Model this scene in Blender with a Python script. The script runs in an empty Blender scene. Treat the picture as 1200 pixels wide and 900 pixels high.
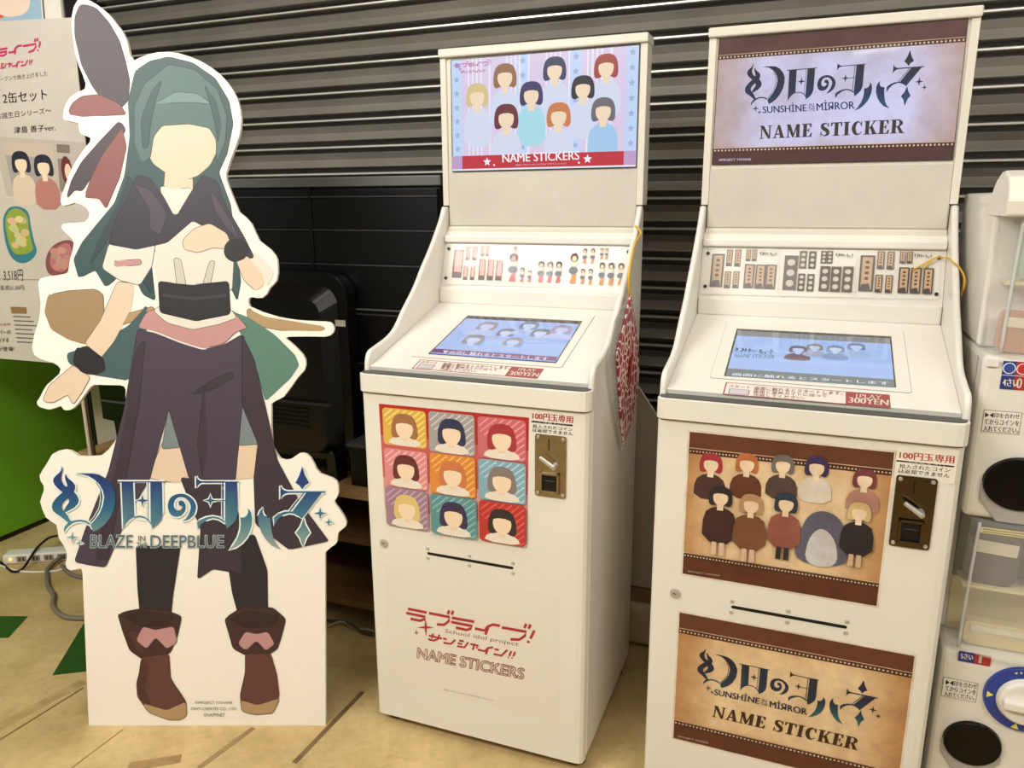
import bpy, bmesh, math, random
from mathutils import Vector, Matrix
from mathutils.geometry import tessellate_polygon
random.seed(7)
SC = bpy.context.scene
COL = SC.collection
R = math.radians

# ------------------------------------------------------------------ camera
cam_d = bpy.data.cameras.new('camera'); cam = bpy.data.objects.new('camera', cam_d); COL.objects.link(cam)
cam_d.sensor_width = 36.0; cam_d.lens = 899.6 / 1200 * 36.0; cam_d.clip_start = .02
cam.location = (0, 0, 1.3298)
_pi, _ro = R(-13.4095), R(-0.2976)
_f = Vector((0, math.cos(_pi), math.sin(_pi))); _r = Vector((1, 0, 0)); _u = Vector((0, -math.sin(_pi), math.cos(_pi)))
_r2 = _r*math.cos(_ro) + _u*math.sin(_ro); _u2 = -_r*math.sin(_ro) + _u*math.cos(_ro)
cam.rotation_euler = Matrix((_r2, _u2, -_f)).transposed().to_euler()
SC.camera = cam
# ------------------------------------------------------------------ light and exposure
SC.view_settings.view_transform = 'Standard'; SC.view_settings.look = 'None'
SC.view_settings.exposure = 0.0; SC.view_settings.gamma = 1.0; SC.view_settings.use_curve_mapping = False
world = bpy.data.worlds.new('world'); SC.world = world; world.use_nodes = True
world.node_tree.nodes['Background'].inputs[0].default_value = (1.0, .98, .95, 1)
world.node_tree.nodes['Background'].inputs[1].default_value = 0.17
def area(name, loc, target, size, energy, col=(1, .93, .82), sy=None):
    l = bpy.data.lights.new(name, 'AREA'); l.energy = energy; l.size = size; l.color = col
    if sy: l.shape = 'RECTANGLE'; l.size_y = sy
    o = bpy.data.objects.new(name, l); COL.objects.link(o); o.location = loc
    o.rotation_euler = (Vector(target) - Vector(loc)).to_track_quat('-Z', 'Y').to_euler(); return o
area('ceiling_light_left', (-1.9, 0.2, 2.68), (-.4, 1.8, .6), 1.6, 68, (1, .975, .92), sy=.5)
area('ceiling_light_right', (1.35, -1.0, 2.68), (.4, 1.6, .7), 1.6, 36, (1, .975, .92), sy=.5)
area('shutter_fill_light', (-.2, 1.15, 2.66), (-.05, 1.75, 0), 2.6, 15, (1, .975, .93), sy=.25)  # added fill to brighten the upper slats, no fixture there
D = {
'OUT': [(-0.2376,1.8374),(-0.2523,1.8335),(-0.2625,1.8175),(-0.2689,1.7935),(-0.27,1.7693),(-0.2674,1.737),(-0.2641,1.706),(-0.2576,1.6802),(-0.2487,1.6577),(-0.2418,1.6353),(-0.2445,1.6231),(-0.2542,1.618),(-0.2692,1.612),(-0.2823,1.6029),(-0.2913,1.5907),(-0.2984,1.5743),(-0.3014,1.5565),(-0.2986,1.5487),(-0.2893,1.5462),(-0.2648,1.5413),(-0.2641,1.529),(-0.2611,1.5166),(-0.2487,1.5103),(-0.2363,1.5051),(-0.2378,1.4959),(-0.2501,1.4815),(-0.2636,1.465),(-0.2765,1.4465),(-0.2864,1.43),(-0.2958,1.4113),(-0.3055,1.3865),(-0.3152,1.3636),(-0.3185,1.3511),(-0.3129,1.3406),(-0.2992,1.3427),(-0.2849,1.3478),(-0.2672,1.3435),(-0.2538,1.3341),(-0.2469,1.3215),(-0.2507,1.309),(-0.2607,1.3006),(-0.28,1.2986),(-0.2992,1.2981),(-0.3153,1.2957),(-0.3199,1.2883),(-0.313,1.2778),(-0.2946,1.2609),(-0.2893,1.2504),(-0.294,1.2294),(-0.3014,1.2083),(-0.3056,1.1872),(-0.3084,1.1745),(-0.329,1.1704),(-0.3646,1.165),(-0.3788,1.1611),(-0.384,1.1515),(-0.3827,1.1261),(-0.3805,1.0984),(-0.3831,1.0771),(-0.3886,1.0536),(-0.3986,1.028),(-0.4077,0.9937),(-0.4075,0.9808),(-0.4016,0.9689),(-0.3912,0.9614),(-0.3785,0.957),(-0.3572,0.9505),(-0.3446,0.9429),(-0.3385,0.9342),(-0.3425,0.9224),(-0.357,0.9095),(-0.3751,0.8944),(-0.3857,0.8792),(-0.3952,0.8619),(-0.4027,0.8522),(-0.4021,0.8435),(-0.3954,0.838),(-0.3826,0.8336),(-0.3712,0.8314),(-0.3542,0.8368),(-0.3416,0.8411),(-0.339,0.8357),(-0.3338,0.8302),(-0.3241,0.8295),(-0.313,0.8334),(-0.2994,0.8453),(-0.2856,0.8626),(-0.2717,0.881),(-0.2626,0.8907),(-0.2538,0.8946),(-0.2235,0.8932),(-0.1889,0.8927),(-0.1793,0.8894),(-0.1758,0.8807),(-0.1776,0.8525),(-0.1807,0.8199),(-0.1866,0.7938),(-0.1952,0.7709),(-0.2104,0.748),(-0.2265,0.7284),(-0.2424,0.7152),(-0.2556,0.7118),(-0.284,0.711),(-0.3043,0.7119),(-0.3142,0.7198),(-0.3269,0.7264),(-0.3421,0.7287),(-0.3553,0.7254),(-0.3711,0.7167),(-0.3853,0.6936),(-0.3971,0.6772),(-0.406,0.6618),(-0.404,0.6485),(-0.397,0.6364),(-0.3965,0.6242),(-0.4027,0.6098),(-0.4079,0.5943),(-0.4035,0.5744),(-0.3949,0.5532),(-0.382,0.5432),(-0.3692,0.5343),(-0.3667,0.5187),(-0.3644,0.4986),(-0.3532,0.4807),(-0.3457,0.4628),(-0.3464,0.4471),(-0.3507,0.4314),(-0.3473,0.4201),(-0.3399,0.4145),(-0.3254,0.4167),(-0.3109,0.4201),(-0.3077,0.4088),(-0.3106,0.0),(0.3106,0.0),(0.3199,0.4605),(0.3333,0.4727),(0.3467,0.4816),(0.351,0.4883),(0.3521,0.4983),(0.3539,0.5117),(0.3628,0.5194),(0.374,0.5283),(0.3763,0.5383),(0.3712,0.5527),(0.3596,0.5716),(0.349,0.586),(0.3461,0.5937),(0.3537,0.6048),(0.3577,0.6158),(0.3574,0.6345),(0.3535,0.6456),(0.345,0.6522),(0.3288,0.6588),(0.3126,0.6648),(0.302,0.6776),(0.2969,0.6908),(0.2886,0.7061),(0.2786,0.7154),(0.2693,0.7182),(0.2595,0.7172),(0.2496,0.7106),(0.2363,0.7019),(0.2232,0.7002),(0.2113,0.7041),(0.2009,0.7184),(0.1947,0.7305),(0.1914,0.7447),(0.1908,0.7862),(0.1924,0.8438),(0.2002,0.8502),(0.2232,0.8614),(0.241,0.8836),(0.259,0.9084),(0.2778,0.9288),(0.2818,0.9417),(0.2817,0.9557),(0.2755,0.9686),(0.2651,0.9804),(0.2525,0.9933),(0.2347,1.0084),(0.2358,1.0127),(0.2423,1.0135),(0.2874,1.014),(0.3325,1.0132),(0.3454,1.0165),(0.3542,1.025),(0.3561,1.0346),(0.3525,1.0443),(0.3451,1.05),(0.3312,1.0518),(0.3162,1.0523),(0.2884,1.0535),(0.2599,1.0559),(0.2349,1.0597),(0.2115,1.0647),(0.1924,1.0705),(0.1747,1.0763),(0.1563,1.0845),(0.1447,1.0898),(0.1418,1.1005),(0.1432,1.11),(0.1508,1.1132),(0.1635,1.1106),(0.1764,1.1109),(0.1884,1.1204),(0.1964,1.1357),(0.2062,1.1447),(0.214,1.1542),(0.2177,1.1722),(0.2181,1.1891),(0.2171,1.2059),(0.2129,1.2165),(0.2022,1.2302),(0.1887,1.2408),(0.1741,1.2524),(0.1641,1.2734),(0.1556,1.2944),(0.1418,1.3101),(0.1253,1.3238),(0.1115,1.3593),(0.097,1.4003),(0.0965,1.4175),(0.1011,1.4299),(0.1081,1.4506),(0.1207,1.4794),(0.131,1.5061),(0.1359,1.5266),(0.138,1.5471),(0.1362,1.5717),(0.1303,1.5963),(0.1198,1.6178),(0.1072,1.6362),(0.0886,1.6566),(0.0665,1.6734),(0.0425,1.6874),(0.0178,1.6977),(-0.0091,1.7059),(-0.0368,1.7098),(-0.0634,1.7087),(-0.0867,1.7034),(-0.1058,1.6964),(-0.1208,1.6894),(-0.1248,1.6945),(-0.1312,1.7057),(-0.133,1.7219),(-0.1375,1.7401),(-0.1471,1.7604),(-0.1595,1.7766),(-0.1747,1.7968),(-0.1928,1.813),(-0.2069,1.8232),(-0.2212,1.8313)],
'FIG': [((72,58,66),[(-0.2467,1.8214),(-0.23,1.8213),(-0.2074,1.8131),(-0.1776,1.7787),(-0.1544,1.7362),(-0.1418,1.6875),(-0.1333,1.6407),(-0.1395,1.5938),(-0.1615,1.5735),(-0.1946,1.586),(-0.2262,1.6311),(-0.2492,1.6801),(-0.2626,1.7491),(-0.2605,1.7934)]),((142,82,76),[(-0.2885,1.562),(-0.2789,1.5865),(-0.2527,1.6047),(-0.2104,1.6086),(-0.1609,1.5858),(-0.1451,1.5611),(-0.1916,1.5593),(-0.255,1.5556)]),((72,58,66),[(-0.3027,1.3573),(-0.2878,1.4009),(-0.2602,1.4464),(-0.2113,1.4978),(-0.1627,1.5448),(-0.1467,1.5242),(-0.209,1.4544),(-0.2454,1.4007),(-0.2635,1.3758),(-0.2803,1.3801)]),((142,82,76),[(-0.2579,1.3591),(-0.2363,1.4131),(-0.2086,1.4627),(-0.1571,1.5283),(-0.1485,1.483),(-0.1686,1.4086),(-0.206,1.3317),(-0.2219,1.3569)]),((170,140,100),[(-0.3616,1.1196),(-0.3095,1.13),(-0.2406,1.1339),(-0.2219,1.1211),(-0.2223,1.0636),(-0.2419,1.0124),(-0.2729,0.9953),(-0.3154,1.0084),(-0.3573,1.0342),(-0.3723,1.077)]),((190,158,112),[(-0.2227,1.0551),(-0.0965,1.0908),(-0.093,1.0716),(-0.2151,1.0337)]),((190,158,112),[(0.1392,1.0856),(0.1815,1.0641),(0.3266,1.0401),(0.3351,1.0337),(0.3264,1.0273),(0.2234,1.0298),(0.1764,1.0386),(0.1385,1.0622)]),((72,98,100),[(-0.1136,1.093),(-0.163,1.042),(-0.2513,0.9952),(-0.3214,0.974),(-0.3183,0.9482),(-0.2505,0.9177),(-0.1689,0.9045),(-0.1458,0.9389),(-0.1164,1.0247)]),((96,136,120),[(0.0962,1.0794),(0.1428,1.0622),(0.206,1.0192),(0.2562,0.9676),(0.2663,0.9418),(0.2417,0.9074),(0.1797,0.8514),(0.1563,0.9379),(0.1162,1.0345)]),((58,84,86),[(-0.1198,1.663),(-0.0811,1.6871),(-0.0346,1.697),(0.0235,1.6824),(0.0767,1.6455),(0.1085,1.5923),(0.1172,1.537),(0.1002,1.4651),(0.0775,1.4197),(0.1046,1.3406),(0.1241,1.1514),(0.1141,1.1048),(0.0942,1.1516),(0.0862,1.2989),(-0.0245,1.2953),(-0.1001,1.2158),(-0.0917,1.1057),(-0.1211,1.1207),(-0.1522,1.195),(-0.1969,1.1528),(-0.2146,1.1402),(-0.2384,1.1827),(-0.2647,1.1701),(-0.2822,1.1617),(-0.2928,1.2083),(-0.2695,1.2503),(-0.2289,1.2963),(-0.1841,1.3462),(-0.1556,1.4147),(-0.139,1.5077),(-0.1395,1.5938)]),((46,66,72),[(-0.1472,1.4147),(-0.1711,1.3524),(-0.2216,1.269),(-0.2551,1.1912),(-0.2143,1.2416),(-0.1682,1.3211),(-0.1353,1.3939)]),((46,66,72),[(-0.1206,1.237),(-0.0975,1.1736),(-0.0996,1.1206),(-0.1198,1.1525),(-0.1347,1.2054)]),((242,214,186),[(-0.0535,1.4246),(0.0136,1.4076),(0.0122,1.3702),(-0.0597,1.3748)]),((240,233,218),[(-0.0677,1.3873),(-0.0299,1.3788),(0.0085,1.3827),(0.0066,1.3328),(-0.0322,1.3162),(-0.0613,1.3331)]),((240,233,218),[(-0.0863,1.241),(-0.0549,1.2787),(0.0104,1.3202),(0.0687,1.2823),(0.1091,1.2149),(0.1021,1.1304),(-0.0737,1.1269),(-0.0889,1.1735)]),((216,208,192),[(-0.0405,1.2113),(-0.0235,1.207),(-0.013,1.1436),(-0.0346,1.1394)]),((216,208,192),[(0.0489,1.2025),(0.0617,1.2024),(0.0467,1.1391),(0.0298,1.1434)]),((240,233,218),[(-0.2013,1.2458),(-0.154,1.254),(-0.0861,1.2452),(-0.0968,1.1905),(-0.1287,1.1441),(-0.1796,1.157),(-0.2211,1.1868)]),((205,152,150),[(-0.1904,1.2036),(-0.1239,1.2075),(-0.1223,1.1948),(-0.191,1.1888)]),((240,233,218),[(0.131,1.2358),(0.1731,1.2188),(0.2103,1.1764),(0.1922,1.1384),(0.1591,1.1767)]),((58,50,62),[(-0.1261,1.4125),(-0.0923,1.4082),(-0.0602,1.3623),(-0.0325,1.3079),(0.008,1.3703),(0.0391,1.4116),(0.0726,1.399),(0.0919,1.3407),(0.1361,1.261),(0.1601,1.2104),(0.1131,1.2064),(0.0641,1.2739),(0.0098,1.3035),(-0.0561,1.2493),(-0.1336,1.2328),(-0.2013,1.2458),(-0.1815,1.3086),(-0.1496,1.3586)]),((78,70,82),[(-0.1312,1.3918),(-0.0935,1.3791),(-0.0533,1.3205),(-0.0725,1.2662),(-0.0974,1.2831),(-0.0955,1.3291)]),((78,70,82),[(0.0549,1.3783),(0.0752,1.3491),(0.1074,1.2946),(0.1232,1.2568),(0.0942,1.2821),(0.066,1.3283)]),((242,214,186),[(-0.1082,1.5363),(-0.0568,1.5565),(0.0232,1.556),(0.0763,1.5105),(0.075,1.4694),(0.0569,1.4364),(0.0264,1.4117),(-0.0057,1.4015),(-0.0455,1.4142),(-0.0825,1.4413),(-0.1061,1.4869)]),((84,112,110),[(-0.127,1.4911),(-0.1232,1.5815),(-0.0958,1.6344),(-0.0353,1.6787),(0.0271,1.6662),(0.0801,1.6211),(0.1031,1.5555),(0.0969,1.494),(0.0741,1.4446),(0.0759,1.4982),(0.06,1.5271),(0.0099,1.5376),(-0.0577,1.5339),(-0.0799,1.5073),(-0.0905,1.4537),(-0.112,1.4456)]),((116,144,140),[(-0.0726,1.5853),(-0.021,1.6135),(0.0335,1.6091),(0.0662,1.5844),(0.0285,1.5887),(-0.0219,1.589)]),((58,84,86),[(-0.1066,1.4745),(-0.1077,1.5486),(-0.0798,1.6139),(-0.0535,1.6423),(-0.0722,1.5934),(-0.0873,1.532),(-0.0935,1.4827)]),((58,84,86),[(0.051,1.6294),(0.0791,1.5925),(0.0898,1.5351),(0.0799,1.4899),(0.0732,1.5434),(0.0623,1.5926)]),((242,214,186),[(-0.184,1.1528),(-0.1415,1.1462),(-0.1526,1.0847),(-0.1992,1.0036),(-0.2401,0.9565),(-0.2727,0.9996),(-0.2313,1.0551)]),((242,214,186),[(-0.3056,0.9438),(-0.2637,0.9135),(-0.2872,0.8746),(-0.3104,0.8443),(-0.3221,0.8704),(-0.3623,0.8488),(-0.3881,0.8532),(-0.3687,0.8922)]),((38,35,38),[(-0.2949,0.9868),(-0.2644,0.991),(-0.227,0.9608),(-0.224,0.9306),(-0.2505,0.9177),(-0.2848,0.9265),(-0.3052,0.9524)]),((242,214,186),[(0.1132,1.2106),(0.1432,1.2147),(0.1802,1.1681),(0.1837,1.1427),(0.1619,1.128),(0.1328,1.1556)]),((242,214,186),[(-0.0175,1.2533),(0.0133,1.2825),(0.0521,1.2949),(0.0938,1.2696),(0.1053,1.2317),(0.0586,1.2361),(0.0198,1.2237),(-0.0141,1.2323)]),((38,35,38),[(0.084,1.2318),(0.0975,1.2528),(0.1274,1.2568),(0.1481,1.2357),(0.1388,1.2105),(0.1085,1.198),(0.0876,1.2107)]),((205,152,150),[(-0.1374,1.0377),(-0.1143,1.076),(-0.0752,1.0886),(0.1046,1.0751),(0.1377,1.0366),(0.1073,1.026),(0.0763,0.9962),(0.0242,0.9856),(-0.0311,1.003),(-0.0947,1.0289)]),((240,233,218),[(-0.097,1.0802),(-0.0705,1.0971),(0.0963,1.0836),(0.1128,1.0623),(0.065,1.0454),(0.0001,1.0328),(-0.0638,1.0502)]),((38,35,38),[(-0.0812,1.1523),(0.0041,1.1435),(0.0942,1.1516),(0.0959,1.0709),(0.0094,1.0542),(-0.08,1.0758)]),((62,58,62),[(-0.0738,1.1226),(0.0073,1.1138),(0.089,1.1219),(0.0908,1.1134),(0.007,1.1053),(-0.0742,1.1141)]),((242,214,186),[(-0.084,0.752),(-0.0361,0.7519),(-0.0221,0.6597),(-0.0533,0.6421),(-0.1227,0.6555),(-0.1078,0.6995)]),((242,214,186),[(0.1121,0.7646),(0.1555,0.7645),(0.1435,0.6549),(0.0954,0.6506)]),((130,142,142),[(-0.0677,0.8348),(-0.0411,0.7344),(-0.0892,0.7302)]),((130,142,142),[(0.1188,0.8429),(0.1592,0.7426),(0.1069,0.7384)]),((44,40,42),[(-0.165,0.4781),(-0.0507,0.4779),(-0.0756,0.3432),(-0.085,0.2707),(-0.1604,0.2708),(-0.1653,0.3659)]),((44,40,42),[(0.0636,0.4777),(0.1392,0.5088),(0.1694,0.4148),(0.1671,0.2569),(0.1006,0.2569),(0.0773,0.3565)]),((76,65,80),[(-0.1376,1.0334),(-0.0949,1.0247),(-0.0313,0.9987),(0.0241,0.9813),(0.0761,0.9919),(0.1243,1.0195),(0.1188,0.8429),(0.0954,0.6506),(0.0377,0.6221),(-0.0222,0.6553),(-0.0677,0.8348),(-0.1227,0.6555),(-0.1836,0.5583),(-0.2467,0.4245),(-0.2818,0.429),(-0.3255,0.4381),(-0.2952,0.5185),(-0.2268,0.6734),(-0.1807,0.8308)]),((64,52,62),[(-0.1715,0.8438),(-0.144,0.982),(-0.1214,1.0076),(-0.1408,0.8524),(-0.1784,0.6821),(-0.2145,0.554),(-0.2415,0.4424),(-0.2723,0.4425),(-0.2447,0.5674),(-0.1985,0.7217)]),((64,52,62),[(-0.0101,0.8693),(0.0518,0.908),(0.0955,0.9252),(0.0994,0.9122),(0.0466,0.8821)]),((64,52,62),[(0.0254,0.8952),(0.0288,0.743),(0.0127,0.6552),(0.0027,0.743)]),((64,52,62),[(0.1243,1.0195),(0.1526,0.9594),(0.1792,0.834),(0.2057,0.6987),(0.2596,0.5928),(0.3316,0.4906),(0.2302,0.4684),(0.1443,0.5354),(0.1435,0.6549),(0.157,0.7426),(0.1188,0.8429)]),((64,52,62),[(-0.0441,0.6554),(0.0432,0.6551),(0.1015,0.5666),(0.1053,0.406),(0.0308,0.4195),(-0.0098,0.3927),(0.0036,0.5224)]),((72,44,42),[(-0.2213,0.2981),(-0.1943,0.3071),(-0.1564,0.3139),(-0.0946,0.3093),(-0.0553,0.2934),(-0.0684,0.2412),(-0.0878,0.1979),(-0.1287,0.175),(-0.1641,0.1796),(-0.1943,0.2025),(-0.21,0.2527)]),((72,44,42),[(0.0551,0.2865),(0.1003,0.3158),(0.182,0.3157),(0.2143,0.2863),(0.202,0.2409),(0.19,0.2068),(0.1607,0.1886),(0.1074,0.1886),(0.0747,0.2069),(0.0649,0.2479)]),((56,34,34),[(-0.2038,0.2935),(-0.1545,0.3071),(-0.0753,0.2934),(-0.0939,0.2707),(-0.1606,0.2663)]),((56,34,34),[(0.0706,0.2864),(0.1155,0.3068),(0.199,0.2931),(0.1762,0.2659),(0.1097,0.2637)]),((84,52,46),[(-0.1965,0.2572),(-0.1613,0.2481),(-0.1547,0.1934),(-0.1767,0.1979)]),((104,64,54),[(-0.1639,0.1842),(-0.0924,0.1933),(-0.0905,0.1269),(-0.0695,0.0924),(-0.0527,0.0647),(-0.0518,0.0278),(-0.0679,0.0162),(-0.0947,0.0162),(-0.1521,0.0371),(-0.1795,0.0786),(-0.1802,0.1154),(-0.1699,0.1476)]),((84,50,44),[(-0.1641,0.1796),(-0.1426,0.1613),(-0.1584,0.1016),(-0.1424,0.0555),(-0.1687,0.0694),(-0.1759,0.1108)]),((104,64,54),[(0.1075,0.1932),(0.1741,0.1931),(0.1881,0.1382),(0.1932,0.0808),(0.1742,0.037),(0.1293,0.0301),(0.0939,0.0393),(0.0908,0.0831),(0.106,0.1428)]),((190,158,112),[(-0.1646,0.0602),(-0.1027,0.0417),(-0.0527,0.0647),(-0.0518,0.0278),(-0.0679,0.0162),(-0.0992,0.0162),(-0.1521,0.0371)]),((190,158,112),[(0.0904,0.0693),(0.1346,0.0555),(0.1931,0.0739),(0.1741,0.0347),(0.1293,0.0301),(0.0939,0.0393)]),((205,152,150),[(-0.1754,0.2299),(-0.1561,0.2663),(-0.1254,0.2571),(-0.0763,0.2662),(-0.069,0.2252),(-0.0963,0.207),(-0.1239,0.2389),(-0.1497,0.2071)]),((205,152,150),[(0.0884,0.2205),(0.1094,0.2524),(0.1379,0.2455),(0.1669,0.2523),(0.1838,0.2205),(0.1611,0.2022),(0.1375,0.2296),(0.1078,0.2023)])],
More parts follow.
